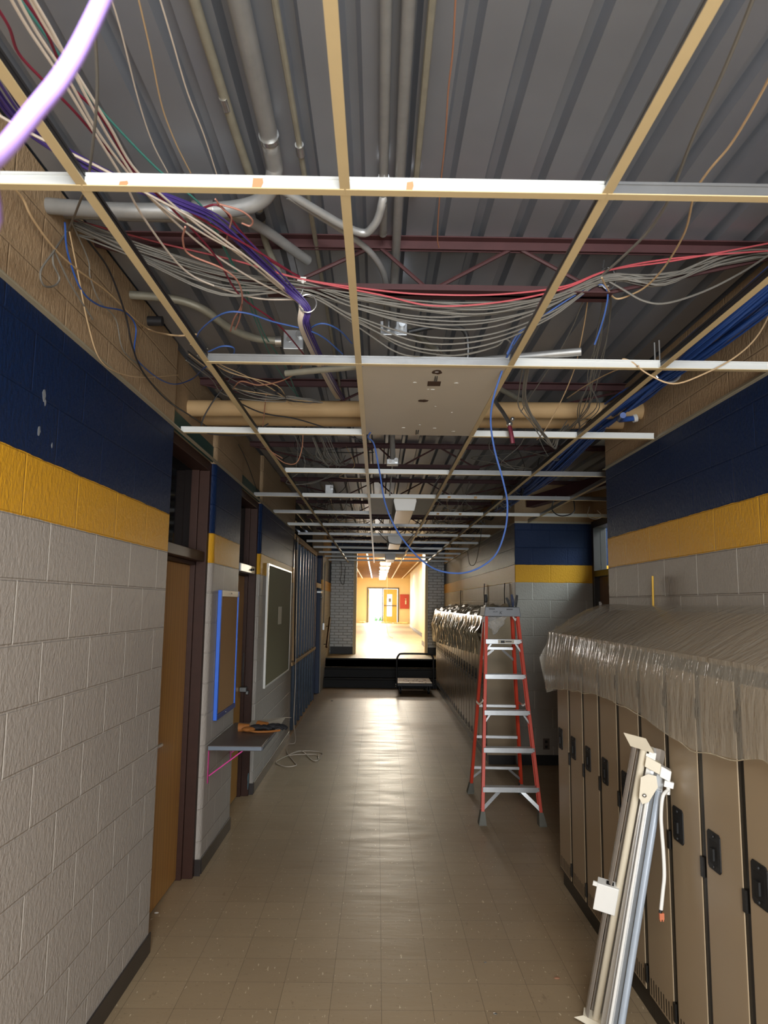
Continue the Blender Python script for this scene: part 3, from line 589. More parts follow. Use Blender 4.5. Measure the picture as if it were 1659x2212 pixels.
# ------------------------------------------------------------------ lockers
def make_locker(X, back, w, zf, zb, lab, grp):
    t = thing('locker', lab, 'locker', (X, 0, 0), grp)
    obj('body', MB().prism([(X+.004, .1), (X+.004, zf), (back, zb), (back, .1)], 'y', .0005, w-.0005), M['locker'], t)
    obj('front_frame', MB().box(X, X+.004, .0005, w-.0005, .1, zf-.002).box(X+.02, back-.02, .0005, w-.0005, 0, .1), M['locker_dark'], t)
    d = obj('door', MB().box(X-.005, X-.0005, .022, w-.022, .115, zf-.05), M['locker'], t, bevel=.0015)
    v = MB()
    for i in range(9):
        y = .045+i*(w-.09)/8; v.box(X-.0056, X-.0045, y-.004, y+.004, .125, .19+.004*(i % 2))
    obj('louvre', v, M['locker_dark'], d)
    h = MB(); a, b, z0, z1 = w-.14, w-.043, .855, .985
    h.prism([(a+.01, z0), (b-.01, z0), (b, z0+.01), (b, z1-.01), (b-.01, z1), (a+.01, z1), (a, z1-.01), (a, z0+.01)], 'x', X-.009, X-.0045)
    obj('handle', h, M['black'], d, bevel=.001)
    obj('latch', MB().prism([(a+.016, z0+.02), (b-.016, z0+.02), (b-.016, z1-.03), (a+.016, z1-.03)], 'x', X-.0094, X-.0088).box(X-.016, X-.009, a+.04, b-.03, z0+.035, z0+.075).ball((X-.009, (a+b)/2, z1-.015), .006, 8).ball((X-.009, (a+b)/2+.005, z0+.012), .006, 8), M['black_gloss'], d)
    for z in (.15, .8, 1.36): obj('hinge', MB().box(X-.01, X-.002, -.002, .02, z, z+.07), M['locker_dark'], t)
    return t
LW = .304
pr = make_locker(1.2, RX-.004, LW, 1.572, 1.745, 'x', 'near tan lockers')
for i in range(10):
    o = pr if i == 0 else copy_tree(pr, (1.2, 0, 0))
    o.location.y = 4.553-LW*i
    o['label'] = 'tan locker, %s from the alcove end of the near row' % ORD[i]
pr = make_locker(1.25, RX-.004, LW, 1.56, 1.7, 'x', 'far tan lockers')
for i in range(23):
    o = pr if i == 0 else copy_tree(pr, (1.25, 0, 0))
    o.location.y = 8.315+LW*i
    o['label'] = 'narrow tan locker, %s from the ladder in the far row' % ORD[i]
# ------------------------------------------------------------------ plastic sheets
def interp(x, tab):
    for (a, p), (b, q) in zip(tab, tab[1:]):
        if a <= x <= b: return p+(q-p)*(x-a)/(b-a)
    return tab[0][1] if x < tab[0][0] else tab[-1][1]
from mathutils import noise as mn
hem = [(1.6, 1.3), (2.2, 1.323), (2.37, 1.288), (2.67, 1.258), (2.87, 1.27), (3.21, 1.308), (3.8, 1.315), (4.64, 1.25), (5.0, 1.2)]
def sheet(s, t):
    y = 1.6+3.36*t; hz = interp(y, hem)
    if s < .45:
        k = s/.45; x = RX-.012-(RX-1.187)*k; z = 1.782+.03*math.sin(PI*min(1, k*1.3))*math.exp(-((y-4.3)/.7)**2)-(1.782-1.592)*k**1.25+.012*mn.noise((x*3, y*2, 1))
    else:
        k = (s-.45)/.55; z = 1.592+(hz-1.592)*k
        pl = math.sin(y*95+5*mn.noise((y*4, z*3, 0)))*.011*max(0, 1-k*1.15)*max(0, mn.noise((y*2.6, z*5, 4))+.12)*min(1, max(0, (y-3.05)/.5))
        x = 1.176-.03*math.sin(min(1, k*1.5)*PI/2)+.012*mn.noise((y*2.2, z*2.5, 3))*k+pl
        x = min(x, 1.172)
    return (x, y+.01*mn.noise((x*6, y*3, z*6)), z)
t = thing('plastic_sheet', 'clear plastic sheet draped over the near tan lockers', 'plastic sheet', (1.3, 3.3, 1.6))
obj('drape', MB().grid(sheet, 60, 260), M['poly'], t, smooth=True)
P = lambda px, py, y: at(px, py, 'y', y)
fl = MB(); A, B, C_, D = P(1201, 1352, 5.0), P(1165, 1420, 5.05), P(1181, 1496, 5.03), P(1212, 1490, 4.93)
def flap(u, v):
    q = A.lerp(B, u) if u < .5 else A.lerp(B, u)
    l = (A.lerp(B, min(1, u*2)) if u < .5 else B.lerp(C_, u*2-1)); r = P(1204, 1352, 4.96).lerp(D, u)
    p = l.lerp(r, v); p.y += .02*math.sin(v*PI)+.008*mn.noise((p.x*14, p.z*10, 0)); return p
fl.grid(flap, 24, 10)
def flap2(u, v):
    a = Vector((1.20, 4.96, 1.60)).lerp(Vector((RX-.02, 4.965, 1.78)), v); b = Vector((1.21, 5.02, 1.25)).lerp(Vector((RX-.02, 5.0, 1.42)), v)
    p = a.lerp(b, u); p.y += .012*math.sin(v*60)*u; return p
obj('corner_flap', fl, M['poly'], t, smooth=True)
obj('end_drape', MB().grid(flap2, 14, 60), M['poly'], t, smooth=True)
hm = MB(); hm.tube([(interp(0, [(0, 1.147)])+.006*math.sin(y*9), y, interp(y, hem)-.002+.004*math.sin(y*23)) for y in [1.6+i*.04 for i in range(84)]], .002, 5, 1)
obj('rolled_hem', hm, M['poly2'], t, smooth=True)
def sheet2(s, t):
    y = 8.35+7.0*t; hz = interp(y, [(8.3, 1.2), (9.3, 1.17), (11, 1.12), (15.4, 1.0)])
    if s < .4:
        k = s/.4; x = RX-.015-(RX-1.235)*k; z = 1.76-.12*k+.05*mn.noise((x*9, y*2.4, 1))+.02*mn.noise((x*20, y*7, 5))
        z = max(z, 1.715-.14*k+.02)
    else:
        k = (s-.4)/.6; z = 1.64+(hz-1.64)*k; w = min(1, k*3)
        x = 1.215-.035*w+.028*mn.noise((y*9, z*3, 3))*w+.014*math.sin(y*26+4*mn.noise((y*3, z*5, 0)))*w-.03*math.exp(-((k-.45)/.12)**2)
        x = min(x, 1.225)
    return (x, y, z)
t = thing('plastic_sheet', 'crumpled plastic sheet bunched over the far lockers', 'plastic sheet', (1.35, 12, 1.6))
obj('drape', MB().grid(sheet2, 50, 420), M['poly2'], t, smooth=True)
obj('gathered_band', MB().tube([(1.2+.012*math.sin(y*7), y, 1.42-.02*(y-8.3)+.015*math.sin(y*3)) for y in [8.4+i*.1 for i in range(70)]], .022, 8, 1), M['poly2'], t, smooth=True)
for i, (y, h) in enumerate(((8.9, .3), (10.6, .34), (13.6, .3))):
    tag(obj('cable_stub', MB().tube([(1.57, y, 1.74), (1.568, y+.01, 1.74+h*.6), (1.572, y, 1.74+h)], .006, 6), M['c_dark'], smooth=True), 'dark cable stub on the far lockers, %s from the ladder' % ORD[i], 'cable')
tag(obj('yellow_rod', MB().tube([(1.576, 4.12, 1.77), (1.578, 4.12, 1.945)], .006, 8, 1), mat('yellow_rod', 'd6a722', .5), smooth=True), 'thin yellow rod standing against the wall above the near lockers', 'rod')
t = thing('wall_outlet', 'dark outlet plate low on the alcove wall behind the ladder', 'outlet', (1.916, 8.3, .25))
obj('plate', MB().box(1.88, 1.952, 8.292, 8.3, .17, .29), M['slate'], t, bevel=.003); obj('socket', MB().box(1.9, 1.93, 8.29, 8.292, .185, .215).box(1.9, 1.93, 8.29, 8.292, .24, .27), M['black'], t)
# ------------------------------------------------------------------ step ladder
t = thing('step_ladder', 'orange fibreglass step ladder standing open in the corridor', 'ladder', (1.13, 6.55, 0))
L0, L1 = Vector((.863, 6.10, 0)), Vector((.962, 6.47, 1.70)); R0, R1 = Vector((1.372, 6.085, 0)), Vector((1.258, 6.455, 1.70))
K0, K1 = Vector((.893, 7.08, 0)), Vector((.975, 6.66, 1.68)); Q0, Q1 = Vector((1.402, 7.06, 0)), Vector((1.25, 6.645, 1.68))
def rail(a, b, s):
    a2 = a+(b-a)*(.045); m = MB(); d = (b-a2).normalized(); x = Vector((1, -.03, 0)); x = (x-d*x.dot(d)).normalized(); y = x.cross(d)
    o_ = lambda p, q: (p*s, q)
    m.sweep([(0, -.035), (.026*s, -.035), (.026*s, -.031), (.004*s, -.031), (.004*s, .031), (.026*s, .031), (.026*s, .035), (0, .035)], a2, b, x, y)
    return m
for nm, a, b, s in (('front_rail', L0, L1, 1), ('front_rail', R0, R1, -1), ('rear_rail', K0, K1, 1), ('rear_rail', Q0, Q1, -1)):
    rl = obj(nm, rail(a, b, s), M['orange'], t, bevel=.0015)
    foot = MB().sweep([(-.03, -.045), (.03, -.045), (.03, .045), (-.03, .045)], a+Vector((s*.012, 0, .0)), a+Vector((s*.012, 0, .012)), (1, 0, 0), (0, 1, 0))
    e = a+(b-a)*.06
    foot.add([(a.x+s*.012+i*.03, a.y+j*.045, .012) for i in (-1, 1) for j in (-1, 1)]+[(e.x+s*.013+i*.017, e.y+j*.037, e.z) for i in (-1, 1) for j in (-1, 1)], [(0, 1, 5, 4), (1, 3, 7, 5), (3, 2, 6, 7), (2, 0, 4, 6), (4, 5, 7, 6)])
    obj('foot', foot, M['rubber'], rl)
    rv = MB()
    if nm == 'front_rail':
        for z in (.269, .569, .864, 1.158, 1.453):
            p = a+(b-a)*((z-.005)/1.7)
            for dz in (-.012, .014): rv.ball(p+Vector((s*.013, -.036, dz)), .005, 6)
        obj('rivet', rv, M['steel'], rl)
for z in (.269, .569, .864, 1.158, 1.453):
    a, b = L0+(L1-L0)*(z/1.7), R0+(R1-R0)*(z/1.7)
    a = a+Vector((.006, -.0, 0)); b = b-Vector((.006, 0, 0)); y0 = min(a.y, b.y)-.036
    s = obj('step', MB().box(a.x, b.x, y0, y0+.075, z+.012, z+.018).box(a.x, b.x, y0-.002, y0+.003, z-.022, z+.018).box(a.x, b.x, y0+.072, y0+.075, z-.01, z+.018), M['alu'], t, bevel=.0015)
    if z > 1.4:
        obj('label', MB().box(1.06, 1.2, y0-.003, y0-.002, z-.018, z+.014), M['paper'], s)
        obj('label_print', MB().box(1.085, 1.118, y0-.0036, y0-.003, z-.013, z+.008).box(1.125, 1.18, y0-.0036, y0-.003, z-.004, z+.004), M['black'], s)
    if z in (.864, 1.453):
        for sgn, p in ((1, a), (-1, b)): obj('step_brace', MB().bar(p+Vector((sgn*.004, -.02, -.09)), p+Vector((sgn*.06, -.02, -.01)), .014, .003, (0, 1, 0)), M['alu'], t)
for sgn, p0, p1 in ((1, L0, L1), (-1, R0, R1)):
    a = p0+(p1-p0)*.065; b = p0+(p1-p0)*.155
    obj('knee_brace', MB().bar(a+Vector((sgn*.006, -.02, 0)), Vector((a.x+sgn*.16, b.y-.02, .255)), .028, .003, (0, 1, 0)), M['alu'], t)
for z in (.246, .542, .836, 1.372):
    a, b = K0+(K1-K0)*(z/1.68), Q0+(Q1-Q0)*(z/1.68)
    obj('rear_rung', MB().bar(a, b, .03, .026), M['alu'], t, bevel=.002)
    if z in (.246, 1.372):
        for sgn, p, e in ((1, a, K0), (-1, b, Q0)): obj('knee_brace', MB().bar(p+Vector((sgn*.12, 0, -.012)), p+Vector((sgn*.004, .03, -.11)), .02, .003, (0, 1, 0)), M['alu'], t)
for a, b in ((L0+(L1-L0)*.56, K0+(K1-K0)*.52), (R0+(R1-R0)*.56, Q0+(Q1-Q0)*.52)):
    m = (a+b)/2+Vector((0, 0, -.03)); obj('spreader', MB().bar(a, m, .004, .02).bar(m, b, .004, .02), M['steel'], t)
top = obj('top_cap', MB().add([(.948, 6.415, 1.668), (1.274, 6.405, 1.668), (.948, 6.70, 1.668), (1.274, 6.69, 1.668), (.958, 6.42, 1.752), (1.262, 6.41, 1.752), (.958, 6.695, 1.752), (1.262, 6.685, 1.752)],
                               [(0, 1, 3, 2), (4, 6, 7, 5), (0, 4, 5, 1), (2, 3, 7, 6), (0, 2, 6, 4), (1, 5, 7, 3)]), M['cap'], t, bevel=.006)
obj('slot', MB().box(.99, 1.042, 6.407, 6.418, 1.73, 1.737).box(1.145, 1.2, 6.404, 6.415, 1.729, 1.736), M['black'], top)
def text(body, size, loc, rot, m, parent, shear=0, ext=.0006):
    c = bpy.data.curves.new('lettering', 'FONT'); c.body = body; c.size = size; c.shear = shear; c.extrude = ext; c.align_x = 'CENTER'; c.align_y = 'CENTER'
    q = bpy.data.objects.new('lettering', c); col.objects.link(q)
    dg = bpy.context.evaluated_depsgraph_get(); me = bpy.data.meshes.new_from_object(q.evaluated_get(dg)); bpy.data.objects.remove(q)
    R_ = Matrix.Translation(Vector(loc))@__import__('mathutils').Euler(rot).to_matrix().to_4x4()
    mb = MB(); mb.v = [R_@v.co for v in me.vertices]; mb.f = [tuple(p.vertices) for p in me.polygons]
    o = obj('lettering', mb, m, parent); return o
text('K', .038, (1.092, 6.407, 1.7), (PI/2-.1, 0, -.03), M['black'], top, .25, .001)
text('KELLER', .0125, (1.045, 6.4085, 1.709), (PI/2-.1, 0, -.03), M['black'], top, .2, .001)
obj('hook_ring', MB().tube([(1.2, 6.40, 1.668), (1.21, 6.395, 1.65), (1.222, 6.395, 1.636), (1.224, 6.40, 1.655)], .006, 8), M['white'], t, smooth=True)
t = thing('plastic_bag', 'clear crumpled bag hanging under the ladder top', 'bag', (1.05, 6.40, 1.6))
bm_ = MB()
def bagf(u, v):
    w = [(0, .1), (.4, .085), (.75, .05), (1, .012)]; hw = interp(v, w); cx = 1.045-.02*v
    a = u*2*PI; return (cx+hw*math.cos(a)*(1+.25*mn.noise((u*9, v*4, 2)))+.02*mn.noise((v*5, 1, u*3)), 6.445+.022*math.sin(a)+.01*mn.noise((u*14, v*9, 0)), 1.665-.13*v*(1+.25*math.cos(a+.6)))
obj('film', bm_.grid(bagf, 40, 16), M['bag'], t, smooth=True)
t = thing('screwdriver', 'black handled screwdriver standing in the ladder top', 'screwdriver', (.975, 6.5, 1.75))
obj('handle', MB().tube([(.975, 6.5, 1.79), (.975, 6.5, 1.80), (.976, 6.5, 1.85), (.976, 6.5, 1.862)], .014, 10, 3, rf=lambda k: .75+.35*math.sin(PI*min(1, k*1.1))), M['black'], t, smooth=True)
obj('shaft', MB().tube([(.975, 6.5, 1.752), (.975, 6.5, 1.792)], .006, 8, 1), M['steel'], t, smooth=True)
for i, (x, lean, h, c, lab) in enumerate(((1.195, -.03, .085, 'black', 'black handled pliers standing in the ladder top, nearer the screwdriver'), (1.225, -.012, .115, 'navy_grip', 'tall navy handled pliers in the middle of the tool slots'), (1.25, .012, .11, 'c_dark', 'dark navy pliers at the outer edge of the ladder top'))):
    t = thing('pliers', lab, 'pliers', (x, 6.52, 1.75), 'pliers in the ladder top')
    for s in (-1, 1):
        obj('grip', MB().tube([(x+s*.004, 6.52+s*.01, 1.754), (x+s*.010+lean*.3, 6.52+s*.014, 1.75+h*.5), (x+s*.006+lean, 6.52+s*.012, 1.75+h)], .0065, 8, 5), M[c], t, smooth=True)
    obj('pivot', MB().ball((x, 6.52, 1.757), .009, 8), M['steel'], t, smooth=True)
# ------------------------------------------------------------------ platform cart
t = thing('platform_cart', 'low platform cart with a bent black handle by the steps', 'cart', (.76, 14.95, 0))
dkb = obj('deck', MB().box(.42, 1.105, 14.45, 15.42, .19, .225), M['cardboard'], t, bevel=.008)
st_ = MB(); rr = random.Random(3)
for i in range(26):
    x, y = rr.gauss(.78, .12), rr.gauss(14.9, .2); 
    if .45 < x < 1.08 and 14.48 < y < 15.4: a = rr.uniform(.01, .035); st_.box(x-a*.4, x+a*.4, y-a*1.5, y+a*1.5, .2251, .226)
obj('scuff', st_, M['stain'], dkb); obj('edge_rail', MB().box(.415, 1.11, 14.44, 14.452, .165, .215).box(.415, .425, 14.45, 15.42, .165, .215).box(1.1, 1.11, 14.45, 15.42, .165, .215), M['c_dark'], t, bevel=.003)
obj('handle', MB().tube([(.40, 14.44, .12), (.40, 14.44, .62), (.405, 14.44, .70), (.44, 14.44, .765), (.52, 14.44, .79), (1.02, 14.44, .79), (1.09, 14.44, .765), (1.12, 14.44, .70), (1.125, 14.44, .62), (1.125, 14.44, .12)], .019, 10, 5), M['black'], t, smooth=True)
obj('bolt', MB().ball((.385, 14.44, .2), .012).ball((1.14, 14.44, .2), .012).ball((.385, 14.44, .16), .012), M['steel'], t, smooth=True)
for x, y in ((.48, 14.6), (1.04, 14.6), (.48, 15.28), (1.0, 15.28)):
    c = obj('caster', MB().box(x-.03, x+.03, y-.035, y+.035, .155, .19).box(x-.028, x-.022, y-.025, y+.025, .06, .16).box(x+.022, x+.028, y-.025, y+.025, .06, .16), M['c_dark'], t)
    obj('wheel', MB().tube([(x-.018, y, .06), (x+.018, y, .06)], .06, 18, 1), M['black_gloss'], c, smooth=True)
# ------------------------------------------------------------------ left wall things
t = thing('notice_board', 'narrow tackboard with blue edging on the short pier', 'notice board', (LX, 5.48, .94))
y0, y1, z0, z1 = 5.15, 5.81, .945, 1.85
obj('board', MB().box(LX+.004, LX+.016, y0+.02, y1-.02, z0+.02, z1-.02), M['cork'], t)
obj('frame_rail', MB().box(LX+.001, LX+.026, y0, y0+.03, z0, z1), M['blue_tape'], t, bevel=.002); obj('frame_rail', MB().box(LX+.001, LX+.026, y1-.02, y1, z0, z1), M['blue_tape'], t, bevel=.002)
obj('frame_rail', MB().box(LX+.001, LX+.026, y0+.03, y1-.02, z0, z0+.035), mat('dark_blue_edge', '2a3f82', .45), t, bevel=.002)
tr_ = obj('top_rail', MB().box(LX+.001, LX+.024, y0+.03, y1-.02, z1-.045, z1), M['cream'], t, bevel=.002)
obj('screw', MB().ball((LX+.025, 5.5, z1-.02), .006).ball((LX+.027, 5.45, z0+.018), .006), M['steel'], t)
t = thing('wall_shelf', 'slate grey wall shelf on a pink bracket', 'shelf', (LX, 5.45, .79))
obj('shelf_board', MB().box(LX+.002, -.762, 5.0, 5.95, .772, .806), M['slate'], t, bevel=.006)
obj('front_edging', MB().box(LX+.01, -.765, 4.996, 5.0, .776, .802).box(-.762, -.758, 5.0, 5.95, .776, .802), M['slate_edge'], t, bevel=.002)
obj('bracket', MB().box(LX+.002, LX+.006, 5.04, 5.07, .55, .772).box(LX+.006, -.8, 5.04, 5.07, .766, .772).bar((LX+.012, 5.055, .6), (-.9, 5.055, .766), .03, .008), M['pink'], t, bevel=.0015)
obj('bracket', MB().box(LX+.002, LX+.006, 5.8, 5.83, .55, .772).box(LX+.006, -.8, 5.8, 5.83, .766, .772).bar((LX+.012, 5.815, .6), (-.9, 5.815, .766), .03, .008), M['pink'], t, bevel=.0015)
tag(obj('folded_paper', MB().add([(-.99, 5.66, .808), (-.75, 5.66, .808), (-.99, 5.9, .83), (-.72, 5.9, .86), (-.99, 5.94, .825), (-.68, 5.95, .85)], [(0, 1, 3, 2), (2, 3, 5, 4)]), M['paper'], solid=.002), 'grey folded sheet propped at the far end of the shelf', 'paper')
def glove(nm, lab, x, y, ang_, m2):
    t = thing(nm, lab, 'glove', (x, y, .81), 'work gloves on the shelf'); R_ = Matrix.Rotation(ang_, 4, 'Z')
    q = lambda a, b, c: tuple(R_@Vector((a, b, c))+Vector((x, y, .81)))
    obj('palm', MB().ball(q(0, 0, .022), .045, 10, (1.2, .9, .48)), M['glove'], t, smooth=True)
    obj('cuff', MB().tube([q(-.05, 0, .022), q(-.1, .005, .02), q(-.13, .01, .018)], .034, 10, 4, rf=lambda k: .8+.3*k), M[m2], t, smooth=True)
    for i, l in enumerate((.06, .075, .07, .05)):
        b = -.03+.02*i; obj('finger', MB().tube([q(.03, b, .02), q(.06, b*1.2, .026), q(.04+l, b*1.4, .012)], .011, 8, 4), M['glove'], t, smooth=True)
    obj('thumb', MB().tube([q(-.02, .035, .02), q(.01, .06, .024), q(.04, .065, .014)], .012, 8, 4), M['glove'], t, smooth=True)
glove('work_glove', 'dark work glove lying flat with a tan cuff', -.9, 5.58, .15, 'leather')
glove('work_glove', 'dark work glove lying on top toward the shelf edge', -.78, 5.64, -.3, 'leather')
t = thing('leather_pouch', 'small tan leather pouch beside the gloves on the shelf', 'pouch', (-.94, 5.52, .81))
obj('pouch_body', MB().ball((-.95, 5.53, .825), .04, 10, (1.3, 1, .5)), M['leather'], t, smooth=True); obj('strap', MB().tube([(-.98, 5.53, .83), (-.9, 5.48, .818), (-.8, 5.5, .815), (-.72, 5.56, .815)], .008, 8), M['leather'], t, smooth=True)
t = thing('tack_board', 'large olive tackboard with white trim before the studs', 'board', (LX, 8.35, .95))
y0, y1, z0, z1 = 7.37, 9.34, .93, 2.145
obj('board', MB().box(LX+.003, LX+.014, y0, y1, z0, z1), M['olive'], t)
for p in (MB().box(LX+.002, LX+.024, y0-.03, y0, z0-.02, z1+.02), MB().box(LX+.002, LX+.02, y1, y1+.02, z0-.02, z1+.02), MB().box(LX+.002, LX+.02, y0, y1, z1, z1+.02), MB().box(LX+.002, LX+.02, y0, y1, z0-.02, z0)):
    obj('trim_strip', p, M['white'], t, bevel=.002)
tag(obj('paper_note', MB().box(LX+.0142, LX+.0155, 8.22, 8.5, 1.52, 1.72), M['paper']), 'small pale paper stuck on the olive tackboard', 'paper')
# opened wall: studs
for i in range(9):
    y = 9.76+.415*i
    t = tag(obj('metal_stud', MB().box(LX-.1, LX-.004, y, y+.0016, 0, 2.7).box(LX-.1, LX-.0985, y, y+.036, 0, 2.7).box(LX-.0055, LX-.004, y, y+.036, 0, 2.7).box(LX-.016, LX-.0055, y+.0344, y+.036, 0, 2.7), M['stud']), 'bare steel stud, %s from the olive board' % ORD[i], 'stud', 'bare studs of the opened wall')
    if i in (1, 3, 4, 6):
        cx = y+.07
        tag(obj('wall_conduit', MB().tube([(LX-.03, cx, .02), (LX-.03, cx, 2.68)], .011, 8, 1), M['galv'], smooth=True), 'thin conduit standing beside the %s stud' % ORD[i], 'conduit', 'conduits between the studs')
tag(obj('timber_post', MB().box(LX-.03, LX+.004, 10.0, 10.045, .98, 2.5), M['wood']), 'pale timber post in the first opened bay', 'post')
tag(obj('sill_rail', MB().box(LX-.09, LX+.02, 9.74, 13.29, .93, .975), M['wood'], bevel=.004), 'pale timber rail across the studs at waist height', 'rail')
tag(obj('header_rail', MB().box(LX-.1, LX+.01, 9.74, 13.29, 2.62, 2.7), M['wood'], bevel=.004), 'pale timber header above the bare studs', 'rail')
tag(obj('bottom_track', MB().box(LX-.1, LX, 9.74, 13.29, 0, .03), M['wood']), 'floor track under the bare studs', 'track')
t = thing('handrail', 'short wooden handrail sloping up beside the steps', 'handrail', (-1.05, 15.6, 1.1))
obj('rail', MB().tube([(-1.045, 15.15, .86), (-1.045, 16.05, 1.45)], .024, 12, 1), M['hand'], t, smooth=True)
for k in (.2, .8): p = Vector((-1.045, 15.15+.9*k, .86+.59*k)); obj('bracket', MB().tube([p, p+Vector((0, 0, -.06)), (LX+.02, p.y, p.z-.07)], .008, 8, 4), M['c_dark'], t, smooth=True)
t = thing('switch_box', 'small white switch box on the wall beside the steps', 'switch', (LX+.03, 14.9, 1.3))
obj('box', MB().box(LX+.02, LX+.06, 14.84, 14.96, 1.22, 1.36), M['alu'], t, bevel=.004); obj('conduit', MB().tube([(LX+.04, 14.9, 1.36), (LX+.04, 14.9, 2.6)], .01, 8, 1), M['galv'], t, smooth=True)
# ------------------------------------------------------------------ light fittings leaning on the lockers
def frame_of(bt, tp):
    a = (tp-bt).normalized(); n_ = CAM-(bt+tp)/2; n_.z = 0; w = (n_-a*n_.dot(a)).normalized(); return a, a.cross(w), w
bt, tp = at(1297, 2200, 'z', .045), at(1401, 1618, 'x', 1.11)
a, u, w = frame_of(bt, tp)
t = thing('strip_fixture', 'white strip light fitting leaning on the lockers, outer one', 'light fitting', bt)
obj('channel', MB().sweep([(.002, -.03), (.03, -.03), (.03, .03), (.002, .03)], bt, tp, u, w), M['white'], t, bevel=.0015)
obj('lamp_tube', MB().tube([bt+u*-.018+w*.006, tp+u*-.018+w*.006], .0145, 14, 1), M['cream'], t, smooth=True)
obj('reflector', MB().sweep([(-.04, -.034), (.052, -.034), (.066, -.02), (.064, -.018), (.05, -.031), (-.04, -.031)], bt, tp, u, w), M['lens'], t)
obj('clear_cover', MB().sweep([(-.064, -.02), (-.05, -.03), (-.045, -.03), (-.056, .01), (-.047, .022), (-.05, .024), (-.06, .012)], bt, tp, u, w), M['lens'], t)
c = tp+a*.002
def plate(c, s): return MB().add([c+u*(-.07)+w*.02, c+u*.02+w*.034, c+u*(-.105)+w*.03+a*s*.05, c+u*(-.02)+w*.05+a*s*.055, c+u*(-.07)-w*.03, c+u*.02-w*.03], [(0, 1, 3, 2), (0, 4, 5, 1)])
obj('end_plate', plate(c, 1), M['cream'], t, solid=.002); obj('end_plate', plate(bt, -.3), M['cream'], t, solid=.002)
obj('latch', MB().sweep([(-.008, .03), (.012, .03), (.012, .034), (-.008, .034)], tp-a*.03, tp-a*.008, u, w), M['white'], t)
b0 = bt+a*(.40*(tp-bt).length)
bx = obj('ballast_box', MB().sweep([(-.105, -.02), (-.018, -.02), (-.018, .034), (-.105, .034)], b0, b0+a*.115, u, w), M['white'], t, bevel=.002)
obj('mounting_ear', MB().sweep([(-.122, .028), (-.105, .028), (-.105, .034), (-.122, .034)], b0+a*.1, b0+a*.118, u, w), M['white'], bx); obj('knockout', MB().sweep([(-.07, -.005), (-.04, -.005), (-.04, .02), (-.07, .02)], b0+a*.115, b0+a*.118, u, w), M['black'], bx)
bt, tp = at(1318, 2290, 'z', .02), at(1418, 1668, 'x', 1.13)
a, u, w = frame_of(bt, tp)
t = thing('strip_fixture', 'metal strip light fitting with white cord leaning on the lockers', 'light fitting', bt)
obj('reflector', MB().sweep([(-.034, -.018), (-.03, -.022), (-.022, .002), (-.01, .002), (.004, -.01), (.004, -.016)], bt, tp, u, w), M['alu'], t)
obj('edge_strip', MB().tube([bt+u*-.022+w*.006, tp+u*-.02+w*.006-a*.12], .006, 8, 1), M['white'], t, smooth=True)
obj('lamp_tube', MB().tube([bt+u*.02, tp+u*.02-a*.07], .0135, 14, 1), mat('frosted_tube', 'b9c6d6', .25, .3), t, smooth=True)
obj('back_channel', MB().sweep([(-.02, -.03), (.034, -.03), (.034, -.016), (-.02, -.016)], bt, tp, u, w), M['grey_web'], t)
obj('end_cap', MB().sweep([(-.05, -.025), (.012, -.025), (.012, .025), (-.05, .025)], tp-a*.0, tp+a*.042, (u-a*.28).normalized(), w), M['cream'], t, bevel=.002)
sk = obj('socket', MB().sweep([(.012, -.025), (.055, -.025), (.055, .028), (.012, .028)], tp-a*.006, tp+a*.036, (u-a*.28).normalized(), w), M['white'], t, bevel=.003)
obj('mount_bracket', MB().add([tp+u*-.056-a*.03+w*.03, tp+u*-.03-a*.01+w*.03, tp+u*0-a*.01+w*.03, tp+u*.012-a*.05+w*.03, tp+u*-.012-a*.115+w*.03, tp+u*-.034-a*.13+w*.03, tp+u*-.05-a*.11+w*.03], [(0, 1, 2, 3, 4, 5, 6)]), M['cream'], t, solid=.002)
obj('bracket_screw', MB().ball(tp+u*-.032-a*.095+w*.031, .009, 8), M['steel'], t, smooth=True)
pl = tp+u*.05-a*.03+w*.02
obj('plug', MB().sweep([(-.018, -.012), (.018, -.012), (.018, .012), (-.018, .012)], pl-a*.012, pl+a*.012, u, w).tube([pl-a*.012, pl+Vector((-.004, 0, -.04))], .008, 8, 1), M['white'], t, bevel=.002)
Yc = pl.y-.02
pts = [pl+Vector((-.002, 0, -.02))]+[at(px, py, 'y', Yc) for px, py in ((1432, 1720), (1428, 1760), (1430, 1800), (1433, 1840), (1435, 1890), (1432, 1925), (1428, 1965))]
cb = obj('power_cord', MB().tube(pts, .0072, 10, 6), M['white'], t, smooth=True)
e = pts[-1]
obj('wire_end', MB().tube([e, e+Vector((-.004, 0, -.012))], .006, 6, 1), M['black'], cb); obj('connector', MB().box(e.x-.008, e.x+.01, e.y-.005, e.y+.005, e.z-.035, e.z-.012).box(e.x-.006, e.x-.001, e.y-.004, e.y+.004, e.z-.042, e.z-.035).box(e.x+.004, e.x+.008, e.y-.004, e.y+.004, e.z-.042, e.z-.035), mat('salmon_plug', 'c4714f', .5), cb)
# floor debris
for i, (px, py, s, m2, lab) in enumerate(((338, 1972, .011, 'white', 'tiny white chip on the floor by the oak door'), (1070, 2190, .009, 'steel', 'tiny shiny crumb near the bottom edge of the tile floor'), (1048, 2079, .007, 'steel', 'tiny shiny crumb in the middle of the tile floor'), (1203, 2113, .013, 'c_copper', 'small rusty fleck on the tiles near the lockers'), (717, 1514, .02, 'c_dark', 'dark scrap lying on the floor near the steps'))):
    p = at(px, py, 'z', .003); tag(obj('floor_scrap', MB().ball(p+Vector((0, 0, .001)), s, 7, (1.2, .8, .3)), M[m2], smooth=True), lab, 'scrap')
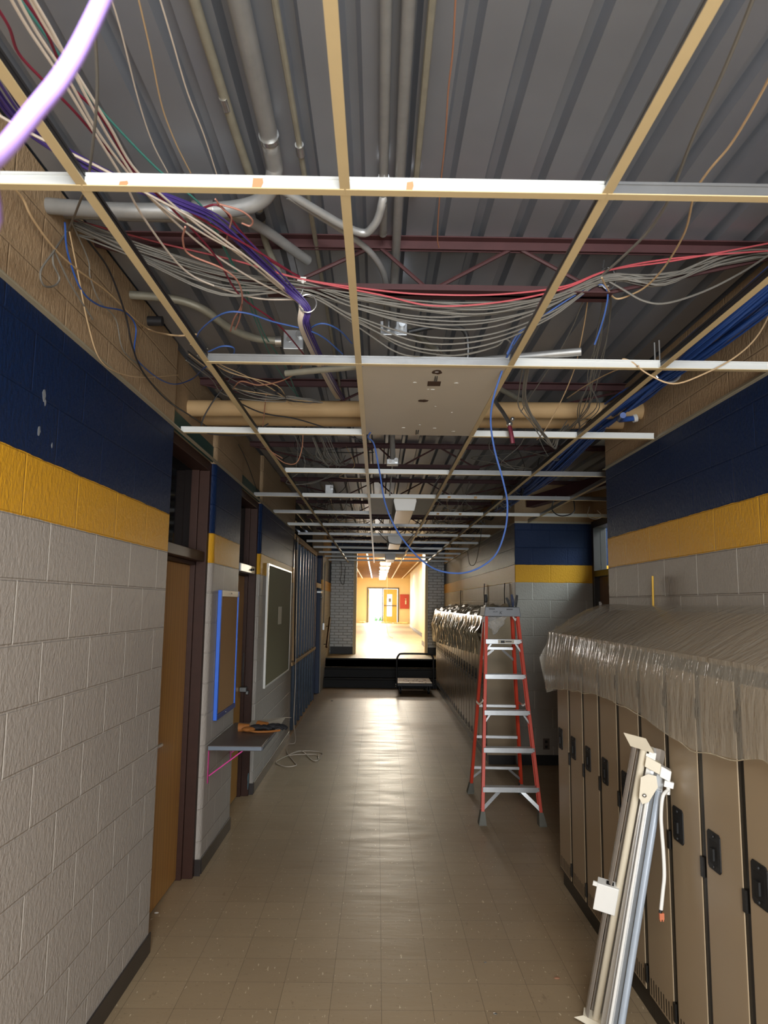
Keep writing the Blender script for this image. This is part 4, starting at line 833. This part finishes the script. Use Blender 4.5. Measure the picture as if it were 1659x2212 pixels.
# ------------------------------------------------------------------ cables
def cable(lab, pts, r, m, group=None, name='cable', sm=6, n=6):
    P = [Vector(p) if len(p) == 3 else at(*p) for p in pts]
    return tag(obj(name, MB().tube(P, r, n, sm), M[m], smooth=True), lab, 'cable', group)
def z(v, *pp): return [(a, b, 'z', v) for a, b in pp]
def zz(v0, v1, *pp):
    n = len(pp)-1; return [(a, b, 'z', v0+(v1-v0)*i/n) for i, (a, b) in enumerate(pp)]
def yy(y0, y1, *pp):
    n = len(pp)-1; return [(a, b, 'y', y0+(y1-y0)*i/n) for i, (a, b) in enumerate(pp)]
def xx(v, *pp): return [(a, b, 'x', v) for a, b in pp]
HK = Vector((-.315, 2.66, 2.93))
# cream cables from the top-left into the ring
down = lambda k: [(HK.x+.004*k, HK.y-.01+.006*k, HK.z-.03), (HK.x+.005*k-.01, 2.72, 2.86), (HK.x+.006*k, 2.95, 2.86), (HK.x+.02+.006*k, 3.3, 2.88), (HK.x+.04+.008*k, 3.9, 2.95), (HK.x+.05+.01*k, 4.24, 3.0)]
for i, (lab, pp) in enumerate((
    ('cream data cable entering highest at the top left corner', ((8, -30), (60, 60), (130, 165), (200, 280), (262, 380), (310, 470), (395, 580), (470, 620), (560, 645), (640, 648))),
    ('cream data cable second from the left toward the steel ring', ((25, -30), (80, 70), (150, 175), (215, 290), (300, 400), (390, 490), (470, 555), (560, 610), (640, 650))),
    ('cream data cable third from the left toward the steel ring', ((50, -30), (100, 60), (160, 150), (235, 270), (300, 375), (420, 480), (510, 545), (590, 610), (642, 652))),
    ('cream data cable following the red cable at the top left', ((62, -20), (120, 80), (190, 215), (250, 320), (330, 430), (440, 505), (540, 560), (600, 615), (645, 654))),
    ('cream data cable crossing low from the left edge', ((-10, 245), (60, 285), (150, 330), (240, 375), (330, 425), (430, 480), (520, 545), (600, 610), (646, 655))))):
    cable(lab, zz(2.9 if i < 4 else 2.86, 2.95, *pp)+down(i), .0037, 'c_white', 'cream cables from the top left corner')
cable('red cable winding along the cream ones at the top left', zz(2.93, 2.93, (-10, 10), (20, 60), (40, 115), (90, 170), (160, 240), (230, 320), (290, 375), (350, 430), (420, 500), (470, 560), (520, 640), (600, 700), (660, 770)), .0035, 'c_maroon')
cable('dark red cable beside the teal one at the top left', zz(2.94, 2.96, (40, -20), (100, 70), (150, 180), (220, 255), (300, 380), (430, 470), (560, 545), (645, 598)), .0035, 'c_maroon')
cable('teal cable running diagonally from the top left', zz(2.98, 3.05, (30, -20), (90, 65), (150, 150), (220, 240), (340, 365), (440, 450), (490, 545), (540, 640), (570, 720), (620, 800), (650, 880)), .0034, 'c_teal')
cable('second teal cable hanging past the single junction box', zz(3.0, 3.04, (455, 480), (520, 610), (555, 700), (590, 780), (630, 840), (668, 880)), .003, 'c_teal')
# purple bundle
pb = thing('purple_cable_bundle', 'purple data cable bundle passing through the steel ring', 'cable bundle', HK)
rr = random.Random(11)
for i in range(9):
    dx, dz = rr.uniform(-.016, .016), rr.uniform(-.014, .014)
    P = [at(px, py, 'z', v)+Vector((dx*(1+.6*math.sin(k+i)), dx*.5, dz)) for k, (px, py, v) in enumerate(((-40, 150, 2.9), (40, 260, 2.92), (140, 330, 2.93), (260, 390, 2.94), (390, 440, 2.95), (470, 480, 2.97), (560, 565, 2.97), (620, 625, 2.95)))]
    P += [Vector(q)+Vector((.018+dx*.7, dx*.3, dz*.6)) for q in down(2)]
    obj('strand', MB().tube(P, .0034, 5, 5), M['c_purple'], pb, smooth=True)
t = thing('bridle_ring', 'steel bridle ring holding the purple and cream cables', 'ring', HK)
obj('ring', MB().tube([HK+Vector((.03+.034*math.cos(a), -.01, -.015+.036*math.sin(a))) for a in [PI*.75-2*PI*.93*k/16 for k in range(17)]], .0032, 8, 3), M['steel'], t, smooth=True)
obj('stem', MB().tube([HK+Vector((.0, -.01, .012)), HK+Vector((.012, -.01, .05)), HK+Vector((.008, 0, .1))], .003, 8, 4), M['steel'], t, smooth=True)
obj('beam_clip', MB().box(HK.x-.012, HK.x+.022, 2.645, 2.68, 3.0, 3.02).ball((HK.x+.01, 2.645, 3.0), .008, 8), M['white'], t)
hk2 = Vector((.885, 2.66, 3.04))
t = thing('bridle_ring', 'dark wire ring holding the grey cables near the fourth runner', 'ring', hk2)
obj('ring', MB().tube([hk2+Vector((.03*math.cos(a), 0, .045*math.sin(a))) for a in [2*PI*.95*k/16+1.9 for k in range(17)]], .003, 8, 3), M['flex'], t, smooth=True); obj('stem', MB().tube([hk2+Vector((-.02, 0, .04)), hk2+Vector((-.01, .01, .08))], .003, 6, 1), M['flex'], t)
# grey sagging bundle across the corridor
rr = random.Random(5)
for i in range(15):
    j = lambda s: rr.uniform(-s, s)
    sag = (.0, .01, .02, .03, .04, .06, .05, .08, .1, .12, .02, .15, .18, .03, .21)[i]
    y = 2.66+j(.02); l0 = LX+.02
    P = [(l0, 2.45+j(.04), 3.12+j(.03)), (-.9, 2.5+j(.03), 3.06-sag*.25+j(.01)), (-.6, 2.58+j(.02), 3.01-sag*.5+j(.012)), (HK.x, y, 3.0+j(.012)-sag*.25),
         (-.1, y+.01, 2.965-sag*.55+j(.01)), (.15, y, 2.935-sag*.9+j(.008)), (.4, y, 2.93-sag*.85+j(.008)), (.65, y, 2.965-sag*.45+j(.008)), (hk2.x, y, hk2.z+j(.014)),
         (1.1, y+j(.02), 3.06-abs(sag)*.3+j(.02)), (1.35, y+j(.03), 3.13+j(.02)), (RX+.02, y, 3.17+j(.02))]
    cable('grey data cable sagging across the corridor between the two rings', P, .0033, 'c_grey', 'grey cables sagging between the rings')
for i, (s, lab) in enumerate(((0, 'upper pink-red cable on top of the sagging grey bundle'), (.045, 'lower pink-red cable dipping through the grey bundle'))):
    cable(lab, [(LX+.02, 2.45, 3.13), (-.8, 2.5, 3.07), (-.55, 2.56, 3.04), (HK.x, 2.64, 3.01), (0, 2.63, 2.962-s*.4), (.2, 2.62, 2.945-s), (.45, 2.62, 2.95-s*.7), (.7, 2.63, 2.99-s*.2), (hk2.x, 2.64, 3.065), (1.15, 2.64, 3.13+s*.2-.02), (RX+.02, 2.6, 3.19-s)], .0036, 'c_red')
for i, (px, lab) in enumerate(((0, 'thin grey loop hanging lowest under the sagging bundle'), (1, 'grey cable loop ending over the blank panel edge'))):
    cable(lab, [(-.3, 2.7, 3.0), (-.05, 2.74, 2.86-.03*px), (.1, 2.78, 2.79-.03*px), (.3, 2.79, 2.765), (.46, 2.78, 2.8), (.5, 2.77, 2.83), (.53, 2.76, 2.8)], .0033, 'c_grey')
cable('large grey loop hanging right of the fourth runner', yy(2.66, 2.62, (1310, 605), (1345, 625), (1390, 650), (1440, 655), (1520, 630), (1600, 590), (1670, 545)), .0042, 'c_grey')
cable('white spiral armoured cord dropping at the upper right', z(3.05, (1640, -40), (1610, 40), (1560, 160), (1500, 290), (1465, 380), (1440, 440), (1400, 500), (1350, 550), (1300, 595)), .0052, 'c_grey', None, 'spiral_cord')
cable('cream cord hanging right of the spiral cord', z(2.98, (1680, 130), (1640, 210), (1580, 310), (1530, 370), (1500, 420), (1480, 500), (1440, 570), (1400, 615), (1365, 636), (1330, 645), (1310, 620), (1300, 600)), .0036, 'c_cream')
cable('cream wire drooping over the second row at the right wall', yy(2.75, 2.8, (1680, 640), (1640, 720), (1590, 770), (1520, 808), (1455, 829), (1400, 808), (1365, 782), (1345, 776), (1350, 790)), .0032, 'c_cream')
for i, (pp, lab) in enumerate(((((1270, 645), (1262, 700), (1250, 760), (1240, 800), (1215, 860), (1180, 925), (1160, 950)), 'cream wire hanging from the joist end down past the pipes'),
                               (((1262, 645), (1230, 720), (1190, 790), (1150, 850), (1125, 890)), 'grey wire hanging beside the cream wire at the joist end'),
                               (((1380, 790), (1330, 800), (1270, 830), (1225, 860)), 'cream wire from the white tee to the pipes'))):
    cable(lab, yy(2.75, 3.9, *pp), .0028, ('c_cream', 'c_grey', 'c_cream')[i])
cable('blue cut cable end hanging from the right ring', yy(2.66, 2.66, (1180, 690), (1240, 650), (1290, 615), (1312, 630), (1308, 670), (1295, 715), (1284, 745)), .0034, 'c_blue')
cable('blue cable running into the ring from the third runner', yy(2.72, 2.66, (1095, 765), (1120, 720), (1170, 685), (1230, 645), (1300, 605)), .0034, 'c_blue')
rr = random.Random(21)
for i in range(8):
    x = 1305+rr.uniform(-10, 12)
    cable('grey cable dropping from the right ring to the loops beside the pipes', yy(2.66, 4.3, (x, 618), (x+6, 660), (x-8+rr.uniform(-8, 8), 740), (x-20+rr.uniform(-12, 10), 820), (1270+rr.uniform(-25, 25), 880), (1240+rr.uniform(-20, 20), 925)), .0028, 'c_grey', 'grey cables dropping from the right ring')
for i in range(7):
    a = rr.uniform(-8, 8); b = rr.uniform(-6, 6)
    cable('grey cable looped low beside the blank panel', yy(3.0, 4.3, (1135+a, 795), (1128+a, 840+b), (1130+a*1.5, 880), (1155+a, 915+b), (1175+a, 945), (1195+b, 965+b), (1205+b, 940), (1225+b, 915+a)), .003, 'c_grey', 'grey cables looped beside the blank panel')
# blue bundle along the right wall
bb = thing('blue_cable_bundle', 'thick blue data cable bundle along the right wall', 'cable bundle', (1.42, 3, 2.84))
rr = random.Random(9)
for i in range(34):
    a, q = rr.uniform(0, 2*PI), math.sqrt(rr.uniform(0, 1)); dx, dz = .09*q*math.cos(a), .065*q*math.sin(a); P = []
    for y in (-2.5, -1, .5, 1.6, 2.4, 3.0, 3.45, 3.95, 4.5, 5.2, 6.2, 7.2, 8.2):
        k = .62 if abs(y-3.45) < .1 else 1
        P.append((1.43+dx*k*1.15*(1+.15*math.sin(y*2+i))+.006*math.sin(y*5+i), y, 2.92+dz*k*1.2-.05*max(0, min(1, (y-4.5)/1.5))+.012*math.sin(y*1.7)+.006*math.sin(y*4+i*2)))
    obj('strand', MB().tube(P, .0056, 5, 4), M['c_navy'], bb, smooth=True)
obj('hanging_tail', MB().tube([(1.36, 3.9, 2.83), (1.41, 4.1, 2.86), (1.46, 4.2, 2.885), (1.54, 4.22, 2.9)], .017, 10, 5), M['c_navy'], bb, smooth=True); obj('tail_tie', MB().tube([(1.53, 4.22, 2.898), (1.552, 4.22, 2.904)], .026, 14, 1), M['white'], bb, smooth=True)
t = thing('cable_hanger', 'steel hanger cradling the blue bundle', 'hanger', (1.4, 3.45, 2.83))
obj('cradle', MB().tube([(1.43+.062*math.cos(a), 3.44, 2.925+.05*math.sin(a)) for a in [PI+PI*k/10 for k in range(11)]], .006, 8, 2), M['alu'], t, smooth=True)
obj('rod', MB().tube([(1.368, 3.44, 2.92), (1.368, 3.44, 3.08)], .004, 6, 1).tube([(1.40, 3.46, 2.95), (1.40, 3.46, 3.1)], .004, 6, 1), M['alu'], t)
rr = random.Random(31)
for i in range(9):
    c = Vector((1.36+rr.uniform(-.08, .08), 6.6+i*.95, 2.84)); r0 = rr.uniform(.06, .12)
    P = [c+Vector((r0*math.cos(a)*rr.uniform(.7, 1.2), r0*1.4*math.sin(a), rr.uniform(-.07, .05))) for a in [k*.9 for k in range(22)]]
    cable('%s grey cable coil from the camera beside the fourth runner' % ORD[i], P, .0045, 'c_grey' if i % 2 else 'c_dark', 'cable coils along the right side', 'cable_coil', 4)
# long blue loop hanging below the grid
cable('long blue cable looping down below the ceiling grid', yy(2.75, 2.85, (1125, 720), (1100, 760), (1085, 800))+yy(2.9, 3.9, (1066, 860), (1060, 910), (1068, 970), (1087, 1040), (1096, 1090), (1090, 1150), (1065, 1205), (1010, 1236), (950, 1233), (905, 1205), (860, 1150), (833, 1090), (820, 1020), (808, 960), (795, 944))+yy(3.95, 2.8, (806, 925), (812, 890), (805, 845), (797, 815), (782, 788)), .0042, 'c_blue', None, 'cable', 8, 8)
# left side: wires on the wall and over the first runner
W = LX+.03
cable('cream cable drooping along the upper left wall', xx(W, (30, 405), (50, 430), (69, 470), (116, 535), (163, 579), (235, 633), (289, 687), (325, 713))+z(2.86, (360, 722), (391, 725), (425, 722)), .0038, 'c_cream')
cable('grey cable hooked over the first runner in a loop', z(2.86, (205, 60), (210, 180), (205, 270), (190, 390), (175, 430))+xx(W, (150, 490), (118, 540), (88, 585), (95, 617), (118, 617), (128, 600), (115, 570), (118, 545), (150, 610), (200, 690)), .0034, 'c_grey')
cable('black cable running down the upper left wall', xx(W+.02, (188, 517), (235, 583), (271, 680), (286, 749), (311, 807), (362, 865), (416, 901), (470, 937)), .0042, 'c_dark')
cable('black cable loop hanging at the third row by the left wall', yy(4.0, 4.02, (520, 790), (480, 840), (455, 875), (437, 910), (440, 932), (480, 940), (540, 938), (580, 915)), .0042, 'c_dark')
cable('long black cable slanting in front of the tan pipes', yy(4.1, 4.2, (480, 850), (560, 890), (640, 905), (720, 930), (790, 955)), .0042, 'c_dark')
cable('navy cable drooping on the upper left wall', xx(W, (140, 480), (146, 545), (175, 625), (215, 660), (268, 673), (293, 705), (290, 755), (300, 782), (343, 818), (380, 830), (416, 818))+z(2.84, (441, 795), (470, 780)), .0034, 'c_navy')
cable('thin brown wire drooping on the upper left wall', xx(W, (150, 500), (170, 600), (190, 700), (215, 775), (255, 805), (310, 815), (385, 810)), .0026, 'c_cream')
cable('thin grey wire along the upper left wall', xx(W, (155, 480), (190, 560), (195, 600), (215, 650), (250, 690), (268, 760), (320, 800)), .0026, 'c_grey')
cable('bright blue cable arching over the first runner', z(2.86, (420, 750), (432, 715), (480, 678), (530, 676), (590, 695), (660, 712), (700, 730), (740, 765)), .0034, 'c_blue')
cable('bright blue cable bending past the single junction box', z(2.88, (655, 725), (680, 703), (705, 700), (735, 715), (760, 742)), .0034, 'c_blue')
cable('blue loop under the second row left tee', z(2.8, (450, 760), (480, 748), (505, 752), (500, 770), (470, 765)), .0034, 'c_blue')
for i, (pp, m2, lab) in enumerate((
    (((235, -20), (262, 70), (300, 220), (330, 310), (362, 372)), 'c_white', 'thin hanger wire left of the top left conduits'),
    (((295, -20), (325, 110), (350, 230), (380, 310), (412, 374)), 'c_cream', 'thin cream wire left of the top left conduits'),
    (((340, -20), (370, 80), (405, 200), (440, 290), (468, 376)), 'c_white', 'thin grey wire just left of the top conduits'),
    (((985, -20), (978, 110), (968, 200), (962, 300), (950, 420), (945, 510), (948, 535)), 'c_copper', 'thin copper wire hanging beside the long conduit'))):
    cable(lab, z(3.1, *pp), .0022, m2)
cable('pink pigtail wire knotted below the ring', z(2.88, (400, 490), (395, 520), (410, 550), (480, 580), (515, 610), (523, 655), (505, 690), (498, 715)), .0032, 'c_pink')
cable('second tail of the pink pigtail wire', z(2.88, (523, 655), (517, 690), (508, 712)), .0032, 'c_pink')
cable('pink wire curling from the thick conduit coupling', z(2.98, (465, 430), (480, 450), (500, 470), (492, 505), (488, 530)), .003, 'c_pink')
cable('pink wire curl beside the thick conduit bend', z(2.98, (470, 440), (520, 455), (545, 475), (540, 488), (522, 482)), .003, 'c_pink')
cable('red wire bundle tied at the thick conduit', z(2.99, (380, 440), (430, 450), (475, 445), (520, 500), (580, 560), (648, 598)), .0036, 'c_maroon')
cable('salmon wire crossing under the second row left bay', z(2.8, (500, 845), (520, 824), (560, 832), (610, 822), (645, 800), (660, 770)), .003, 'c_copper')
cable('copper wire hanging in a loop before the fourth row', yy(4.3, 4.6, (655, 930), (652, 970), (640, 1000), (615, 1000), (590, 980), (575, 960)), .0034, 'c_copper')
cable('copper wire draped past the third row tee', yy(4.0, 4.5, (575, 850), (570, 900), (567, 940), (580, 970), (610, 990)), .003, 'c_copper')
rr = random.Random(77)
for i in range(11):
    a, b = rr.uniform(-30, 30), rr.uniform(-20, 20)
    P = z(2.84+rr.uniform(-.02, .1), (430+a, 760+b), (470+a*.5, 800+b), (520+a, 830+b*1.4), (580-a, 850+b), (640+a*.6, 865-b*.5), (690+rr.uniform(-10, 10), 870))
    cable('tangled wire in the second bay by the left wall', P, .0026, ('c_grey', 'c_dark', 'c_cream', 'c_grey')[i % 4], 'tangled wires of the second bay')
for i in range(10):
    x = 690+rr.uniform(-8, 30); y0 = 4.9+rr.uniform(0, .3)
    P = yy(y0, y0+.3, (x-8, 945), (x, 965), (x+5+rr.uniform(-5, 5), 985), (x+18, 1000+rr.uniform(-5, 5)), (x+28, 1005), (x+38, 1000+rr.uniform(-8, 4)))
    cable('pale cable hanging in the bundle above the fourth row', P, .0034, 'c_grey', 'pale cables above the fourth row')
for i in range(34):
    y0 = rr.uniform(4.6, 12); x0 = rr.choice((rr.uniform(-.7, -.2), rr.uniform(.6, 1.2), rr.uniform(-.7, -.5)))
    P = [(x0, y0, 3.1), (x0+rr.uniform(-.1, .1), y0+.1, 2.95), (x0+rr.uniform(-.2, .2), y0+.3, 2.8+rr.uniform(-.05, .1)), (x0+rr.uniform(-.3, .3), y0+.5, 2.82+rr.uniform(-.05, .1)), (x0+rr.uniform(-.3, .3), y0+.9, 3.0), (x0+rr.uniform(-.3, .3), y0+1.2, 3.12)]
    cable('thin tangled wire above the far ceiling grid', P, .0032, ('c_grey', 'c_dark', 'c_grey', 'c_cream')[i % 4], 'thin wires above the far grid', 'cable', 5, 5)
for i in range(14):
    k = i % 7; y0 = 5.6+k*1.3; side = -1 if i < 7 else 1; x0 = (-.45 if side < 0 else .85)+rr.uniform(-.25, .25)
    P = [(x0, y0, 3.05), (x0+rr.uniform(-.1, .1), y0+.1, 2.86), (x0+rr.uniform(-.2, .2), y0+.25, 2.79+rr.uniform(-.1, .03)), (x0+rr.uniform(.1, .35), y0+.4, 2.78), (x0+.3, y0+.6, 2.95), (x0+.35, y0+.7, 3.08)]
    cable('%s dark wire loop from the camera above the %s bays' % (ORD[k], 'left' if side < 0 else 'right'), P, .0036, 'c_dark' if i % 2 else 'c_grey', 'wire loops above the far grid')
cable('thin dark wire hanging down in front of the glazed brick', [(-.85, 16.6, 2.72), (-.83, 16.6, 2.5), (-.86, 16.6, 2.3), (-.78, 16.6, 2.2), (-.75, 16.6, 2.6)], .006, 'c_dark')
cable('black hoop hanging in the alcove ceiling', [(1.75, 7.0, 2.85), (1.72, 7.05, 2.72), (1.82, 7.1, 2.66), (1.95, 7.1, 2.7), (1.94, 7.05, 2.82)], .006, 'c_dark')
cable('white looped wire end in the alcove ceiling', [(2.2, 7.4, 2.8), (2.18, 7.4, 2.7), (2.26, 7.4, 2.67), (2.33, 7.4, 2.7), (2.28, 7.4, 2.76)], .004, 'c_white')
cable('thin wire dropping by the far right wall', [(1.3, 8.9, 2.8), (1.28, 9.0, 2.55), (1.24, 9.1, 2.3), (1.18, 9.2, 2.28), (1.15, 9.2, 2.45)], .004, 'c_dark')
cable('thin wire hanging at the middle wrap light', [(.0, 9.9, 2.75), (.15, 10.0, 2.62), (.35, 10.0, 2.6), (.5, 9.9, 2.74)], .004, 'c_dark')
# near lilac cable: a loose loop hanging close to the camera
def near(px, py, d): return tuple(CAM+(r_*((px-829.5)/F)+u_*((1106-py)/F)+fwd)*d)
cable('thick lilac cable hanging very close at the top left corner', [(.15, .3, 2.76), near(330, -240, .62), near(225, -10, .5), near(150, 140, .46), near(75, 240, .45), near(-20, 350, .46), near(-160, 450, .5), (-.6, .2, 2.2), (-.9, -.3, 2.74)], .0062, 'c_lilac', None, 'cable', 8, 10)
# cables of the studs and the floor coil
cable('black cable hanging down along the opened wall edge', [(LX+.01, 9.76, 2.66), (LX+.02, 9.8, 2.2), (LX+.025, 9.78, 1.7), (LX+.02, 9.9, 1.2), (LX+.03, 9.85, .98)], .009, 'c_dark')
cable('grey cable from the opened wall coiled on the floor', [(LX+.02, 9.95, 2.66), (LX+.03, 9.95, 1.6), (LX+.04, 9.9, .98), (LX+.06, 9.75, .7), (LX+.05, 9.8, .4), (LX+.06, 9.7, .2), (LX+.12, 9.4, .02)]+
      [(a, b, 'z', .006) for a, b in ((622, 1608), (620, 1625), (635, 1645), (640, 1653), (618, 1656), (597, 1648), (605, 1640), (640, 1625), (665, 1622), (695, 1626), (690, 1640), (675, 1642), (650, 1622), (622, 1632), (640, 1630), (682, 1630), (688, 1638))], .0045, 'c_white', None, 'cable', 6)
cable('black power lead hanging behind the lever of the dark door', [(LX-.1, 6.8, 1.3), (LX-.1, 6.79, 1.1), (LX-.1, 6.8, 1.0)], .005, 'c_dark')
cable('thin wire hanging down the upper left wall past the fourth row', xx(LX+.02, (515, 960), (530, 990), (545, 1030), (560, 1075)), .003, 'c_dark')
# ------------------------------------------------------------------ light
def area(name, loc, target, sx, sy, power, color, spread=PI):
    d = bpy.data.lights.new(name, 'AREA'); d.shape = 'RECTANGLE'; d.size = sx; d.size_y = sy; d.energy = power; d.color = color; d.spread = spread
    o = bpy.data.objects.new(name, d); col.objects.link(o); o.location = loc
    o.rotation_euler = (Vector(target)-Vector(loc)).to_track_quat('-Z', 'Y').to_euler(); return o
area('assumed_light_behind', (.45, -3.15, 1.35), (.1, 5, 1.4), 1.5, 2.3, 155, (.93, .97, 1))  # unseen lamp added behind the camera; daylight and doorway are only assumed
area('fill_near_ceiling', (.1, -1.0, 2.62), (-.2, 1.6, 0), 1.2, .6, 92, (1, .97, .92))  # unseen fill added behind the camera to brighten the near floor
area('assumed_upper_lamp', (.35, 25.5, 3.15), (.2, 8, .6), .6, .4, 140, (1, .9, .72))  # unseen lamp, assumed from the cart's shadow on the floor
for i, y in enumerate((20, 27, 34, 41)):
    area('lamp_upper_ceiling', (.3, y, 3.19), (.3, y, 0), 1.6, 3, 90, (1, .94, .82))  # area lamps added to strengthen the light of the lit wrap fixtures
area('daylight_exit', (-.1, 46.2, 1.7), (.1, 17, 1.6), 1.0, 2.0, 350, (1, .97, .92))
area('assumed_alcove_room_light', (4.0, 8.6, 3.3), (4.0, 8.6, 0), 1.5, 3, 450, (.95, 1, 1))  # unseen lamp added to brighten the room behind the alcove transom
w = bpy.data.worlds.new('sky'); sc.world = w; w.use_nodes = True
w.node_tree.nodes['Background'].inputs[0].default_value = (.92, .96, 1, 1); w.node_tree.nodes['Background'].inputs[1].default_value = 3.0
vs_ = sc.view_settings; vs_.view_transform = 'Standard'; vs_.look = 'None'; vs_.exposure = .32; vs_.gamma = 1; vs_.use_curve_mapping = False
cy_ = sc.cycles; cy_.use_denoising = True; cy_.max_bounces = 8; cy_.diffuse_bounces = 5; cy_.glossy_bounces = 4; cy_.transparent_max_bounces = 16; cy_.sample_clamp_indirect = 6; cy_.caustics_reflective = False; cy_.caustics_refractive = False
